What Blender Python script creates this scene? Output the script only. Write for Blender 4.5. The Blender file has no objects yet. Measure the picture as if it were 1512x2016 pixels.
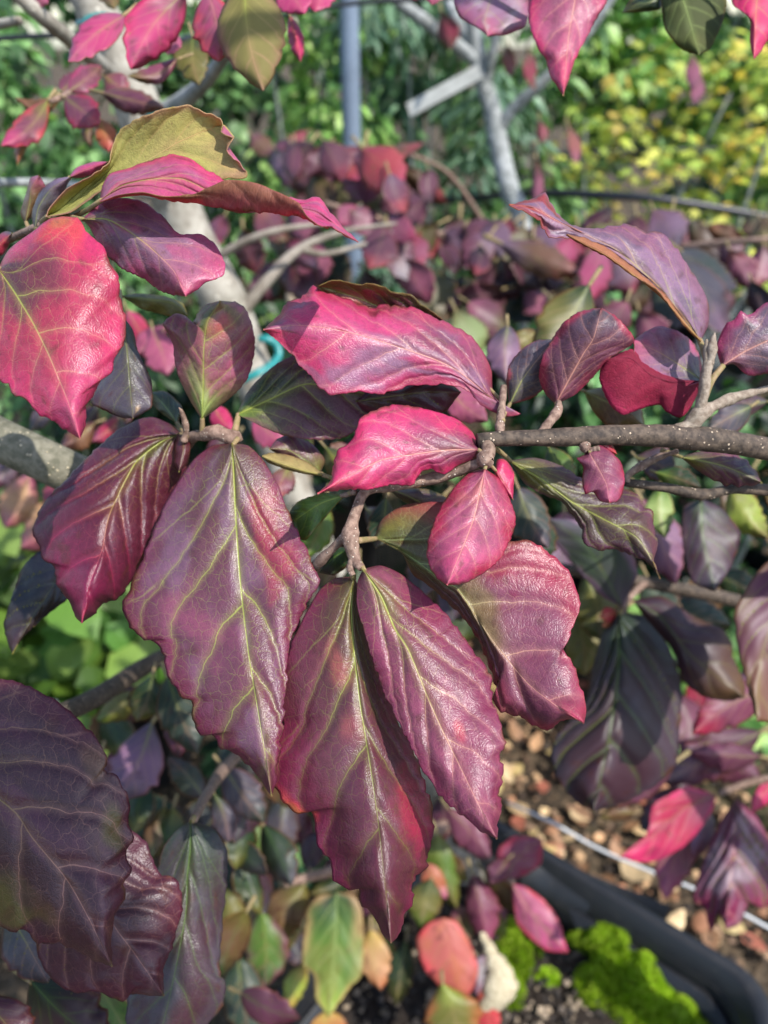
import bpy, math, random
import numpy as np
from mathutils import Vector, Matrix

# ------------------------------------------------------------------ camera, sky, sun, exposure
scn = bpy.context.scene
PITCH = math.radians(32.0)
CAMH = 1.42
FOC = 1515.0                       # focal length in photograph pixels (1512 x 2016)
cam_d = bpy.data.cameras.new('camera')
cam = bpy.data.objects.new('camera', cam_d)
scn.collection.objects.link(cam)
cam.location = (0, 0, CAMH)
cam.rotation_euler = (math.pi / 2 - PITCH, 0, 0)
cam_d.sensor_fit = 'VERTICAL'
cam_d.sensor_height = 24.0
cam_d.sensor_width = 18.0
cam_d.lens = 24.0 * FOC / 2016.0
cam_d.clip_start = 0.01
cam_d.clip_end = 200
cam_d.dof.use_dof = True
cam_d.dof.focus_distance = 0.258
cam_d.dof.aperture_fstop = cam_d.lens / 3.1
scn.camera = cam

SUN = Vector((0.46, -0.40, 0.79)).normalized()
world = bpy.data.worlds.new('World')
scn.world = world
world.use_nodes = True
wn = world.node_tree
sky = wn.nodes.new('ShaderNodeTexSky')
sky.sky_type = 'NISHITA'
sky.sun_disc = False
sky.sun_elevation = math.asin(SUN.z)
sky.sun_rotation = math.atan2(SUN.x, SUN.y)
bgn = wn.nodes['Background']
bgn.inputs['Strength'].default_value = 0.15
wn.links.new(sky.outputs[0], bgn.inputs['Color'])
sun_d = bpy.data.lights.new('sun', 'SUN')
sun_d.energy = 3.3
sun_d.angle = math.radians(0.55)
sun_d.color = (1.0, 0.965, 0.92)
sun = bpy.data.objects.new('sun', sun_d)
scn.collection.objects.link(sun)
sun.location = (3, -1, 6)
sun.rotation_euler = SUN.to_track_quat('Z', 'Y').to_euler()
scn.view_settings.view_transform = 'Standard'
scn.view_settings.look = 'None'
scn.view_settings.gamma = 1
scn.view_settings.use_curve_mapping = False
scn.view_settings.exposure = 1.02

scn.render.engine = 'CYCLES'
cy = scn.cycles
cy.max_bounces = 4; cy.diffuse_bounces = 2; cy.glossy_bounces = 2; cy.transmission_bounces = 3; cy.transparent_max_bounces = 4
cy.caustics_reflective = False; cy.caustics_refractive = False

rng = random.Random(7)
nrg = np.random.default_rng(11)
CO = scn.collection
_s, _c = math.sin(PITCH), math.cos(PITCH)
RGT = np.array([1.0, 0, 0]); UPV = np.array([0, _s, _c]); FWD = np.array([0, _c, -_s])
CAM = np.array([0, 0, CAMH])


def P(x, y, d):
    """photograph pixel + distance along the view axis -> world point"""
    x = np.asarray(x, float); y = np.asarray(y, float); d = np.asarray(d, float)
    a = (x - 756.0) / FOC * d; b = -(y - 1008.0) / FOC * d
    return CAM + a[..., None] * RGT + b[..., None] * UPV + d[..., None] * FWD


def on_plane(x, y, z):
    """photograph pixel -> the point of the horizontal plane at height z"""
    r = (x - 756.0) / FOC * RGT - (y - 1008.0) / FOC * UPV + FWD
    k = (z - CAMH) / r[2]
    return CAM + r * k


def S(r, g, b, k=1.0):
    f = lambda c: ((c / 255 + 0.055) / 1.055) ** 2.4 if c > 10 else c / 255 / 12.92
    return np.array([f(r) * k, f(g) * k, f(b) * k])


# ------------------------------------------------------------------ object helpers
def tag(o, label=None, cat=None, group=None, kind=None):
    if label: o['label'] = label
    if cat: o['category'] = cat
    if group: o['group'] = group
    if kind: o['kind'] = kind
    return o


def setpar(o, parent):
    if parent is None: return
    o.parent = parent
    o.matrix_parent_inverse = WM[parent.name].inverted()


WM = {}


def empty(name, loc, label=None, cat=None, group=None):
    o = bpy.data.objects.new(name, None)
    CO.objects.link(o)
    o.location = loc
    o.empty_display_size = 0.05
    WM[o.name] = Matrix.Translation(Vector(loc))
    return tag(o, label, cat, group)


def link_mesh(name, me, parent=None, smooth=True, mat=None):
    o = bpy.data.objects.new(name, me)
    CO.objects.link(o)
    WM[o.name] = Matrix.Identity(4)
    if mat is not None:
        for m in (mat if isinstance(mat, (list, tuple)) else [mat]): me.materials.append(m)
    if smooth and len(me.polygons):
        me.polygons.foreach_set('use_smooth', np.ones(len(me.polygons), bool))
    setpar(o, parent)
    return o


def mesh_np(name, V, F, mi=None):
    """V (n,3) array, F list of polygons"""
    me = bpy.data.meshes.new(name)
    me.from_pydata([tuple(v) for v in np.asarray(V).tolist()], [], F if isinstance(F, list) else F.tolist())
    if mi is not None: me.polygons.foreach_set('material_index', np.asarray(mi, np.int32))
    me.update()
    return me


def col_attr(me, name, arr):
    a = me.color_attributes.new(name, 'FLOAT_COLOR', 'POINT')
    arr = np.asarray(arr, np.float32)
    if arr.shape[1] == 3: arr = np.concatenate([arr, np.ones((len(arr), 1), np.float32)], 1)
    a.data.foreach_set('color', arr.ravel())


def vec_attr(me, name, arr):
    a = me.attributes.new(name, 'FLOAT_VECTOR', 'POINT')
    a.data.foreach_set('vector', np.asarray(arr, np.float32).ravel())


# ------------------------------------------------------------------ curves and noise
def catmull(pts, n, alpha=0.5):
    """smooth resample of a polyline by arc length -> (n, dim)"""
    p = np.asarray(pts, float)
    if len(p) == 2:
        t = np.linspace(0, 1, n)[:, None]
        return p[0] * (1 - t) + p[1] * t
    q = np.vstack([2 * p[0] - p[1], p, 2 * p[-1] - p[-2]])
    out = []
    for i in range(1, len(q) - 2):
        p0, p1, p2, p3 = q[i - 1], q[i], q[i + 1], q[i + 2]
        k = 10
        t = np.linspace(0, 1, k, endpoint=False)[:, None]
        m1 = (p2 - p0) * 0.34; m2 = (p3 - p1) * 0.34
        # keep tangents no longer than the span so that outlines never loop
        L = np.linalg.norm((p2 - p1)[:2]) + 1e-12
        for m in (m1, m2):
            l = np.linalg.norm(m[:2])
            if l > L: m *= L / l
        h = (2 * t**3 - 3 * t**2 + 1) * p1 + (t**3 - 2 * t**2 + t) * m1 + (-2 * t**3 + 3 * t**2) * p2 + (t**3 - t**2) * m2
        out.append(h)
    out = np.vstack(out + [p[-1:]])
    s = np.concatenate([[0], np.cumsum(np.linalg.norm(np.diff(out[:, :2], axis=0), axis=1))])
    if s[-1] < 1e-9: return np.repeat(p[:1], n, 0)
    t = np.linspace(0, s[-1], n)
    return np.stack([np.interp(t, s, out[:, k]) for k in range(p.shape[1])], 1)


def vnoise(x, y, seed=0):
    r = np.random.default_rng(seed).random((64, 64))
    xi = np.floor(x).astype(int); yi = np.floor(y).astype(int)
    fx = x - xi; fy = y - yi
    fx = fx * fx * (3 - 2 * fx); fy = fy * fy * (3 - 2 * fy)
    g = lambda a, b: r[a % 64, b % 64]
    return (g(xi, yi) * (1 - fx) + g(xi + 1, yi) * fx) * (1 - fy) + (g(xi, yi + 1) * (1 - fx) + g(xi + 1, yi + 1) * fx) * fy


def sstep(a, b, x):
    t = np.clip((x - a) / (b - a), 0, 1)
    return t * t * (3 - 2 * t)


def tube_geo(pts, rads, seg=10, smooth_n=0, lump=0.0, seed=0):
    """swept tube -> V, F.  pts world (n,3), rads (n,)"""
    pts = np.asarray(pts, float); rads = np.asarray(rads, float)
    if smooth_n:
        q = np.concatenate([pts, rads[:, None]], 1)
        # arc length in 3D
        tt = np.concatenate([[0], np.cumsum(np.linalg.norm(np.diff(pts, axis=0), axis=1))])
        n = smooth_n
        ts = np.linspace(0, tt[-1], n)
        res = []
        qq = np.vstack([2 * q[0] - q[1], q, 2 * q[-1] - q[-2]])
        for t in ts:
            i = min(max(np.searchsorted(tt, t) - 1, 0), len(tt) - 2)
            f = (t - tt[i]) / (tt[i + 1] - tt[i] + 1e-12)
            p0, p1, p2, p3 = qq[i], qq[i + 1], qq[i + 2], qq[i + 3]
            res.append(0.5 * ((2 * p1) + (-p0 + p2) * f + (2 * p0 - 5 * p1 + 4 * p2 - p3) * f * f + (-p0 + 3 * p1 - 3 * p2 + p3) * f**3))
        res = np.array(res); pts = res[:, :3]; rads = np.maximum(res[:, 3], 1e-4)
    n = len(pts)
    T = np.gradient(pts, axis=0); T /= np.linalg.norm(T, axis=1)[:, None] + 1e-12
    a = np.array([0, 0, 1.0]) if abs(T[0][2]) < 0.9 else np.array([1.0, 0, 0])
    N = np.cross(T[0], a); N /= np.linalg.norm(N)
    V = []
    ang = np.linspace(0, 2 * np.pi, seg, endpoint=False)
    rr = np.random.default_rng(seed)
    for i in range(n):
        N = N - T[i] * np.dot(N, T[i]); N /= np.linalg.norm(N) + 1e-12
        B = np.cross(T[i], N)
        k = rads[i] * (1 + lump * 0.45 * (rr.random(seg) - 0.5) + lump * 2.0 * (vnoise(np.array([i * 0.31 + 3.0]), np.array([seed * 1.3 + 2.0]), 5)[0] - 0.45))
        V.append(pts[i] + np.cos(ang)[:, None] * N * k[:, None] + np.sin(ang)[:, None] * B * k[:, None])
    V = np.vstack(V)
    F = []
    for i in range(n - 1):
        for j in range(seg):
            j2 = (j + 1) % seg
            F.append((i * seg + j, i * seg + j2, (i + 1) * seg + j2, (i + 1) * seg + j))
    F.append(tuple(range(seg))[::-1]); F.append(tuple((n - 1) * seg + j for j in range(seg)))
    return V, F


def tube(name, pts, rads, mat, parent=None, seg=10, n=0, lump=0.0, seed=0):
    V, F = tube_geo(pts, rads, seg, n or max(6, len(pts) * 5), lump, seed)
    return link_mesh(name, mesh_np(name, V, F), parent, True, mat)


def ptube(name, px, mat, parent=None, **k):
    """px: list of (x, y, depth, radius in photo pixels)"""
    px = np.asarray(px, float)
    return tube(name, P(px[:, 0], px[:, 1], px[:, 2]), px[:, 3] * px[:, 2] / FOC, mat, parent, **k)


# ------------------------------------------------------------------ materials
def new_mat(name):
    m = bpy.data.materials.new(name)
    m.use_nodes = True
    nt = m.node_tree
    for n in list(nt.nodes): nt.nodes.remove(n)
    return m, nt


class NB:
    def __init__(s, nt): s.nt = nt
    def n(s, t, **k):
        x = s.nt.nodes.new(t)
        for a, b in k.items(): setattr(x, a, b)
        return x
    def put(s, sock, v):
        if hasattr(v, 'is_linked'): s.nt.links.new(v, sock)
        elif isinstance(v, (tuple, list, np.ndarray)):
            v = list(v)
            sock.default_value = v if len(v) == len(sock.default_value) else v + [1.0]
        else: sock.default_value = v
    def math(s, op, a, b=0.0, c=0.0, clamp=False):
        x = s.n('ShaderNodeMath', operation=op, use_clamp=clamp)
        s.put(x.inputs[0], a); s.put(x.inputs[1], b); s.put(x.inputs[2], c)
        return x.outputs[0]
    def sstep(s, a, b, v, lo=0.0, hi=1.0):
        x = s.n('ShaderNodeMapRange', interpolation_type='SMOOTHSTEP')
        s.put(x.inputs['Value'], v); s.put(x.inputs['From Min'], a); s.put(x.inputs['From Max'], b)
        s.put(x.inputs['To Min'], lo); s.put(x.inputs['To Max'], hi)
        return x.outputs[0]
    def mix(s, f, a, b, blend='MIX'):
        x = s.n('ShaderNodeMix', data_type='RGBA', blend_type=blend)
        s.put(x.inputs[0], f); s.put(x.inputs[6], a); s.put(x.inputs[7], b)
        return x.outputs[2]
    def attr(s, name):
        return s.n('ShaderNodeAttribute', attribute_name=name)
    dims = '3D'
    def noise(s, vec, scale, detail=3, rough=0.55):
        x = s.n('ShaderNodeTexNoise', noise_dimensions=s.dims)
        if vec is not None: s.put(x.inputs['Vector'], vec)
        x.inputs['Scale'].default_value = scale; x.inputs['Detail'].default_value = detail
        x.inputs['Roughness'].default_value = rough
        return x.outputs['Fac']
    def voro(s, vec, scale, feature='DISTANCE_TO_EDGE', rnd=1.0):
        x = s.n('ShaderNodeTexVoronoi', feature=feature, voronoi_dimensions=s.dims)
        s.put(x.inputs['Vector'], vec); x.inputs['Scale'].default_value = scale
        x.inputs['Randomness'].default_value = rnd
        return x.outputs['Distance']
    def bump(s, h, strength, dist, normal=None):
        x = s.n('ShaderNodeBump')
        s.put(x.inputs['Height'], h); x.inputs['Strength'].default_value = strength
        x.inputs['Distance'].default_value = dist
        if normal is not None: s.put(x.inputs['Normal'], normal)
        return x.outputs['Normal']
    def princ(s, col, rough, normal=None, spec=0.5, metal=0.0):
        x = s.n('ShaderNodeBsdfPrincipled')
        s.put(x.inputs['Base Color'], col); s.put(x.inputs['Roughness'], rough)
        s.put(x.inputs['Specular IOR Level'], spec); s.put(x.inputs['Metallic'], metal)
        if normal is not None: s.put(x.inputs['Normal'], normal)
        return x
    def out(s, sh):
        o = s.n('ShaderNodeOutputMaterial'); s.nt.links.new(sh, o.inputs['Surface'])


def leaf_material(name, under=False, fine=True):
    m, nt = new_mat(name); b = NB(nt); b.dims = '2D'
    uv = b.n('ShaderNodeSeparateXYZ'); b.put(uv.inputs[0], b.attr('leafuv').outputs['Vector'])
    met = b.attr('metric').outputs['Vector']
    ms = b.n('ShaderNodeSeparateXYZ'); b.put(ms.inputs[0], met)
    wob = b.math('SUBTRACT', b.noise(met, 0.9, 2), 0.5)
    u = b.math('ADD', uv.outputs[0], b.math('MULTIPLY', wob, 0.035))
    v = uv.outputs[1]
    av = b.math('ABSOLUTE', v)
    side = b.math('GREATER_THAN', v, 0.0)
    sa = b.math('MULTIPLY', av, 0.54)
    t = b.math('DIVIDE', b.math('SUBTRACT', u, sa), b.math('SUBTRACT', 1.0, sa))
    N = 4.4
    tt = b.math('ADD', b.math('MULTIPLY', t, N), b.math('MULTIPLY', side, 0.22))
    fr = b.math('ABSOLUTE', b.math('SUBTRACT', b.math('FRACT', b.math('ADD', tt, 0.5)), 0.5))
    w = b.math('MULTIPLY', b.math('SUBTRACT', 1.0, b.math('MULTIPLY', av, 0.62)), 0.023)
    sec = b.sstep(0.0, 1.0, b.math('DIVIDE', fr, w), 1.0, 0.0)
    inside = b.sstep(-0.10, -0.05, t)
    q = b.math('MULTIPLY', b.math('SUBTRACT', u, b.math('MULTIPLY', av, 0.25)), 6.5)
    fq = b.math('ABSOLUTE', b.math('SUBTRACT', b.math('FRACT', b.math('ADD', q, 0.2)), 0.5))
    outer = b.math('MULTIPLY', b.sstep(0.0, 0.05, fq, 0.45, 0.0), b.math('MULTIPLY', b.sstep(-0.06, -0.02, t, 1.0, 0.0), b.sstep(0.0, 0.06, b.math('SUBTRACT', u, b.math('MULTIPLY', av, 0.25)))))
    sec = b.math('MAXIMUM', b.math('MULTIPLY', sec, inside), outer)
    fr = b.math('ADD', fr, b.math('SUBTRACT', 1.0, inside))
    sec = b.math('MULTIPLY', sec, b.sstep(0.80, 0.97, uv.outputs[0], 1.0, 0.0))
    sec = b.math('MULTIPLY', sec, b.sstep(0.88, 1.0, av, 1.0, 0.15))
    ay = b.math('ABSOLUTE', ms.outputs[1])
    mw = b.math('MULTIPLY', b.math('SUBTRACT', 1.0, b.math('MULTIPLY', uv.outputs[0], 0.72)), 0.062)
    mid = b.sstep(0.25, 1.0, b.math('DIVIDE', ay, mw), 1.0, 0.0)
    vein = b.math('MAXIMUM', sec, mid)
    halo = b.math('MAXIMUM', b.sstep(0.0, 0.17, fr, 1.0, 0.0), b.sstep(0.02, 0.34, ay, 1.0, 0.0))
    if not fine:
        va = b.attr('Vein')
        base = b.attr('Und' if under else 'Col').outputs['Color']
        c = b.mix(b.math('MULTIPLY', b.math('MAXIMUM', vein, b.math('MULTIPLY', halo, 0.3)), va.outputs['Alpha']), base, va.outputs['Color'])
        p = b.princ(c, 0.7 if under else 0.47, None, 0.25 if under else 0.45)
        tr = b.n('ShaderNodeBsdfTranslucent')
        b.put(tr.inputs['Color'], b.mix(1.0, c, (1.5, 1.3, 1.1, 1), 'MULTIPLY'))
        mx = b.n('ShaderNodeMixShader'); mx.inputs[0].default_value = 0.36
        nt.links.new(p.outputs[0], mx.inputs[1]); nt.links.new(tr.outputs[0], mx.inputs[2])
        b.out(mx.outputs[0])
        return m
    # cross veins and fine net
    dv = b.n('ShaderNodeVectorMath', operation='ADD'); b.put(dv.inputs[0], met)
    nz = b.n('ShaderNodeTexNoise', noise_dimensions='2D'); nz.inputs['Detail'].default_value = 1.0; b.put(nz.inputs['Vector'], met); nz.inputs['Scale'].default_value = 2.5
    sc = b.n('ShaderNodeVectorMath', operation='SCALE'); b.put(sc.inputs[0], nz.outputs['Color']); sc.inputs['Scale'].default_value = 0.28
    b.put(dv.inputs[1], sc.outputs[0])
    v1 = b.voro(dv.outputs[0], 2.4)
    v2 = b.voro(dv.outputs[0], 9.0)
    net1 = b.sstep(0.0, 0.045, v1, 1.0, 0.0)
    net2 = b.sstep(0.0, 0.10, v2, 1.0, 0.0)
    va = b.attr('Vein')
    pat = b.noise(met, 0.8, 3)
    base = b.attr('Und' if under else 'Col').outputs['Color']
    grain = b.noise(met, 26.0, 1)
    blot = b.noise(met, 3.2, 4, 0.65)
    base = b.mix(b.sstep(0.30, 0.72, blot, 0.0, 0.55), base, b.mix(1.0, base, (0.62, 0.60, 0.66), 'MULTIPLY'))
    base = b.mix(b.sstep(0.35, 0.68, grain, 0.0, 0.35), base, b.mix(1.0, base, (1.28, 1.22, 1.22), 'MULTIPLY'))
    strength = va.outputs['Alpha']
    c = b.mix(b.math('MULTIPLY', halo, b.math('MULTIPLY', strength, 0.22)), base, va.outputs['Color'])
    netf = b.math('MULTIPLY', b.math('ADD', b.math('MULTIPLY', net1, 0.36), b.math('MULTIPLY', net2, 0.16)), strength)
    netf = b.math('MULTIPLY', netf, b.sstep(0.25, 0.65, pat, 0.25, 1.0))
    c = b.mix(netf, c, va.outputs['Color'])
    c = b.mix(b.math('MULTIPLY', vein, b.math('MULTIPLY', strength, 0.92)), c, va.outputs['Color'])
    # dry specks
    spk = b.voro(met, 1.6, 'F1')
    c = b.mix(b.sstep(0.02, 0.07, spk, 0.35, 0.0), c, (0.16, 0.07, 0.04, 1))
    # relief
    cell = b.sstep(0.0, 0.30, v2, 0.0, 1.0)
    cell1 = b.sstep(0.0, 0.22, v1, 0.0, 1.0)
    h = b.math('ADD', b.math('MULTIPLY', cell, 0.26), b.math('MULTIPLY', cell1, 0.24))
    h = b.math('ADD', h, b.math('MULTIPLY', mid, 0.9 if under else -1.0))
    h = b.math('ADD', h, b.math('MULTIPLY', grain, 0.34))
    nor = b.bump(h, 0.30 if not under else 0.4, 0.0006)
    rough = b.math('ADD', b.math('MULTIPLY', blot, 0.20), 0.64 if under else 0.30)
    p = b.princ(c, rough, nor, 0.28 if under else 0.52)
    if not under:
        p.inputs['Coat Weight'].default_value = 0.22; p.inputs['Coat Roughness'].default_value = 0.32; p.inputs['Coat IOR'].default_value = 1.5
        b.put(p.inputs['Coat Normal'], nor)
    tr = b.n('ShaderNodeBsdfTranslucent')
    b.put(tr.inputs['Color'], b.mix(1.0, c, (1.5, 1.3, 1.1, 1), 'MULTIPLY')); b.put(tr.inputs['Normal'], nor)
    mx = b.n('ShaderNodeMixShader'); mx.inputs[0].default_value = 0.36
    nt.links.new(p.outputs[0], mx.inputs[1]); nt.links.new(tr.outputs[0], mx.inputs[2])
    b.out(mx.outputs[0])
    return m


def plain_leaf_material(name, rough=0.45, transl=0.35, attr='Col'):
    m, nt = new_mat(name); b = NB(nt)
    c = b.attr(attr).outputs['Color']
    oi = b.n('ShaderNodeObjectInfo')
    tc = b.n('ShaderNodeTexCoord')
    nz = b.noise(tc.outputs['Object'], 30.0, 3)
    c = b.mix(b.sstep(0.3, 0.7, nz, 0.0, 0.5), c, b.mix(1.0, c, (0.6, 0.62, 0.55, 1), 'MULTIPLY'))
    hs = b.n('ShaderNodeHueSaturation'); b.put(hs.inputs['Color'], c)
    b.put(hs.inputs['Value'], b.math('ADD', b.math('MULTIPLY', oi.outputs['Random'], 0.5), 0.75))
    p = b.princ(hs.outputs[0], rough, None, 0.4)
    tr = b.n('ShaderNodeBsdfTranslucent'); b.put(tr.inputs['Color'], b.mix(1.0, hs.outputs[0], (1.5, 1.5, 0.9, 1), 'MULTIPLY'))
    mx = b.n('ShaderNodeMixShader'); mx.inputs[0].default_value = transl
    nt.links.new(p.outputs[0], mx.inputs[1]); nt.links.new(tr.outputs[0], mx.inputs[2])
    b.out(mx.outputs[0])
    return m


def bark_material(name, c1, c2, dot=None, scale=120, dotscale=260, rough=0.75):
    m, nt = new_mat(name); b = NB(nt)
    tc = b.n('ShaderNodeTexCoord').outputs['Object']
    n1 = b.noise(tc, scale, 5, 0.65); n2 = b.noise(tc, scale * 0.22, 3)
    c = b.mix(b.sstep(0.32, 0.68, n1), c1, c2)
    c = b.mix(b.sstep(0.4, 0.75, n2, 0.0, 0.6), c, b.mix(1.0, c, (0.5, 0.52, 0.46, 1), 'MULTIPLY'))
    h = b.math('MULTIPLY', n1, 0.6)
    if dot is not None:
        v = b.voro(tc, dotscale, 'F1')
        dm = b.sstep(0.15, 0.27, b.math('ADD', v, b.math('MULTIPLY', b.math('SUBTRACT', n1, 0.5), 0.18)), 1.0, 0.0)
        pick = b.noise(tc, dotscale * 0.35, 2)
        dm = b.math('MULTIPLY', dm, b.sstep(0.47, 0.57, pick))
        c = b.mix(dm, c, dot)
        h = b.math('ADD', h, b.math('MULTIPLY', dm, 0.9))
    nor = b.bump(h, 0.7, 0.0012)
    b.out(b.princ(c, rough, nor, 0.35).outputs[0])
    return m


def simple_material(name, col, rough=0.6, spec=0.4, metal=0.0, var=0.35, scale=20.0, bump=0.3, dist=0.002):
    m, nt = new_mat(name); b = NB(nt)
    tc = b.n('ShaderNodeTexCoord').outputs['Object']
    n = b.noise(tc, scale, 5, 0.6)
    c = b.mix(b.sstep(0.3, 0.7, n, 0.0, var), tuple(col) + (1,), tuple(np.array(col) * 0.45) + (1,))
    b.out(b.princ(c, b.math('ADD', b.math('MULTIPLY', n, 0.2), rough - 0.1), b.bump(n, bump, dist), spec, metal).outputs[0])
    return m


M_TOP = leaf_material('leaf_upper_side')
M_UND = leaf_material('leaf_underside', under=True)
M_TOPF = leaf_material('far_leaf_upper_side', fine=False)
M_UNDF = leaf_material('far_leaf_underside', under=True, fine=False)
M_FOL = plain_leaf_material('foliage')
M_PET = bark_material('petiole_skin', (0.20, 0.17, 0.06, 1), (0.30, 0.20, 0.11, 1), None, 400)
M_BARK_PALE = bark_material('pale_grey_bark', (0.22, 0.19, 0.15, 1), (0.40, 0.37, 0.31, 1), (0.50, 0.46, 0.38, 1), 60, 90)
M_BARK_MID = bark_material('beige_grey_bark', (0.16, 0.13, 0.10, 1), (0.27, 0.235, 0.19, 1), None, 60)
M_BARK_LEFT = bark_material('olive_grey_bark', (0.10, 0.095, 0.06, 1), (0.21, 0.19, 0.135, 1), (0.50, 0.42, 0.28, 1), 230, 330)
M_BARK_DARK = bark_material('dark_speckled_bark', (0.030, 0.021, 0.016, 1), (0.115, 0.082, 0.058, 1), (0.50, 0.39, 0.28, 1), 300, 480)
M_TWIG = bark_material('brown_twig_bark', (0.13, 0.075, 0.055, 1), (0.30, 0.20, 0.15, 1), (0.60, 0.50, 0.40, 1), 420, 620)
M_BARK_GREY = bark_material('blue_grey_bark', (0.17, 0.18, 0.17, 1), (0.36, 0.37, 0.36, 1), (0.5, 0.5, 0.48, 1), 45, 60)
M_BUD = bark_material('downy_bud', (0.17, 0.125, 0.09, 1), (0.32, 0.26, 0.20, 1), None, 500)

# ------------------------------------------------------------------ the leaf builder
PAL = dict(
    pink=S(198, 54, 114), hot=S(206, 24, 96), magenta=S(132, 18, 70), purple=S(110, 54, 78), dpurple=S(74, 42, 54),
    slate=S(84, 74, 86), lilac=S(142, 102, 132), olive=S(118, 112, 40), green=S(88, 122, 30), dgreen=S(34, 60, 30),
    ygreen=S(158, 176, 52), crimson=S(172, 22, 66), red=S(208, 54, 64), orange=S(190, 104, 52), coral=S(186, 92, 80),
    tan=S(206, 168, 118), mauve=S(132, 62, 88), bronze=S(112, 78, 48), brown=S(132, 88, 52), vg=S(172, 182, 66),
    vp=S(216, 150, 128), vm=S(190, 40, 90), peach=S(204, 156, 100), teal=S(58, 72, 58), gold=S(196, 160, 60), paleg=S(160, 182, 96),
    rose=S(178, 80, 116), wine=S(92, 24, 48), black=S(40, 38, 44), silver=S(170, 160, 168))


GREY = [0.10]


def C(k):
    c = PAL[k] if isinstance(k, str) else np.asarray(k, float)
    return c * (1 - GREY[0]) + GREY[0] * np.dot(c, (0.3, 0.5, 0.2))


def leaf(M, L, R, d, parent, e=(0.004, 0.004), col=('purple', 'purple', 'purple'), edge=None, ew=0.45, ea=0.8,
         vein=('vg', 'vg'), vs=0.8, und='olive', blot=(), mott=None, F=None, fd=-0.004, side=1, nu=52, nv=11, quilt=0.0011,
         wave=0.0015, arch=0.0, pet=None, pr=5.0, label=None, name='leaf', seed=None, crimp=0.0, dk=1.0, thick=0.0003):
    """Builds one leaf from its midrib, left and right margins (photograph pixels) and its depth (m).
    d = (base, tip) or list; e = how far the left / right margin bends back (m)."""
    seed = rng.randrange(9999) if seed is None else seed
    if nv >= 13: nv = int(nv * 1.75); nu = int(nu * 1.2)
    Mi = catmull(M, nu + 1); Li = catmull(L, nu + 1); Ri = catmull(R, nu + 1)
    u = np.linspace(0, 1, nu + 1)
    rj = np.random.default_rng(seed + 77)
    for E in (Li, Ri):
        tn = np.gradient(E, axis=0); tn /= np.linalg.norm(tn, axis=1)[:, None] + 1e-9
        am = 0.004 * np.linalg.norm(Mi[-1] - Mi[0]) * sstep(0.05, 0.4, u) * (1 - sstep(0.94, 1.0, u))
        E += np.stack([-tn[:, 1], tn[:, 0]], 1) * (am * ((rj.random(nu + 1) - 0.5) * 1.2 + 2.0 * ((u * 15 + rj.random() + 0.35 * np.sin(u * 23)) % 1.0 - 0.5)))[:, None]
    dm = np.interp(u, np.linspace(0, 1, len(d)), d)
    dm = dm - arch * np.sin(np.pi * u)
    el = np.interp(u, np.linspace(0, 1, len(np.atleast_1d(e[0]))), np.atleast_1d(e[0]))
    er = np.interp(u, np.linspace(0, 1, len(np.atleast_1d(e[1]))), np.atleast_1d(e[1]))
    cols = []
    vv = []
    if F is not None:
        Fi = catmull(F, nu + 1)
        nf = max(4, nv // 2)
    for j in range(-nv, nv + 1):
        v = j / nv
        a = abs(v)
        E = Li if v < 0 else Ri
        ee = el if v < 0 else er
        q = Mi * (1 - a) + E * a
        dd = dm + ee * a ** 1.7 + wave * a * a * np.sin(u * 17 + (2.1 if v < 0 else 0.4) + seed) * np.sin(np.pi * u) ** 0.5
        cols.append((q, dd)); vv.append(v)
    if F is not None:
        d_last = cols[-1][1]
        for j in range(1, nf + 1):
            f = j / nf
            q = Ri * (1 - f) + Fi * f
            bulge = math.sin(math.pi * f * 0.5)
            cols.append((q, d_last + fd * bulge)); vv.append(1 - 0.35 * f)
    X = np.stack([c[0][:, 0] for c in cols], 1); Y = np.stack([c[0][:, 1] for c in cols], 1); D = np.stack([c[1] for c in cols], 1)
    Vv = np.array(vv)[None, :].repeat(nu + 1, 0); U = u[:, None].repeat(len(vv), 1)
    # sharper margin: small teeth
    # quilting between veins
    av = np.abs(Vv)
    t = (U - 0.54 * av) / (1 - 0.54 * av)
    tt = t * 4.4 + np.where(Vv > 0, 0.22, 0)
    fr = np.abs((tt + 0.5) % 1 - 0.5)
    q_ = U - 0.25 * av
    fq = np.abs((q_ * 6.5 + 0.2) % 1 - 0.5)
    groove = np.exp(-(fr / 0.17) ** 2) * sstep(-0.12, -0.03, t) + 0.08 * np.exp(-(fq / 0.17) ** 2) * (1 - sstep(-0.12, -0.03, t)) * sstep(0, .1, q_)
    groove = groove * sstep(0.0, 0.08, U) * (1 - sstep(0.85, 1.0, U))
    groove = np.maximum(groove * (1 - 0.35 * av), np.exp(-(av / 0.06) ** 2) * (1 - 0.85 * U))
    scale = np.linalg.norm(P(Mi[0, 0], Mi[0, 1], dm[0]) - P(Mi[-1, 0], Mi[-1, 1], dm[-1])) / 0.09
    D = D + scale * (0.75 * quilt * groove * (1 - 0.5 * sstep(.8, 1, av)) - 0.0014 * (vnoise(U * 7, Vv * 2.4 + 5, seed + 1) - 0.5) * sstep(0, .15, U)
                     - 0.0035 * (vnoise(U * 2.7, Vv * 1.1 + 5, seed + 2) - 0.5) * sstep(0, .2, U) * (1 - 0.4 * sstep(.8, 1, U)))
    V = P(X, Y, D)
    nr, nc = X.shape
    # normals
    du = np.gradient(V, axis=0); dv = np.gradient(V, axis=1)
    Nn = np.cross(dv, du); Nn /= np.linalg.norm(Nn, axis=2)[..., None] + 1e-15
    mid = Nn[nr // 2, nv]
    view = CAM - V[nr // 2, nv]
    face = np.dot(np.mean(Nn[2:-2, 1:2 * nv].reshape(-1, 3), 0), view)
    flip = (face < 0) != (side < 0)
    if flip: Nn = -Nn
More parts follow.
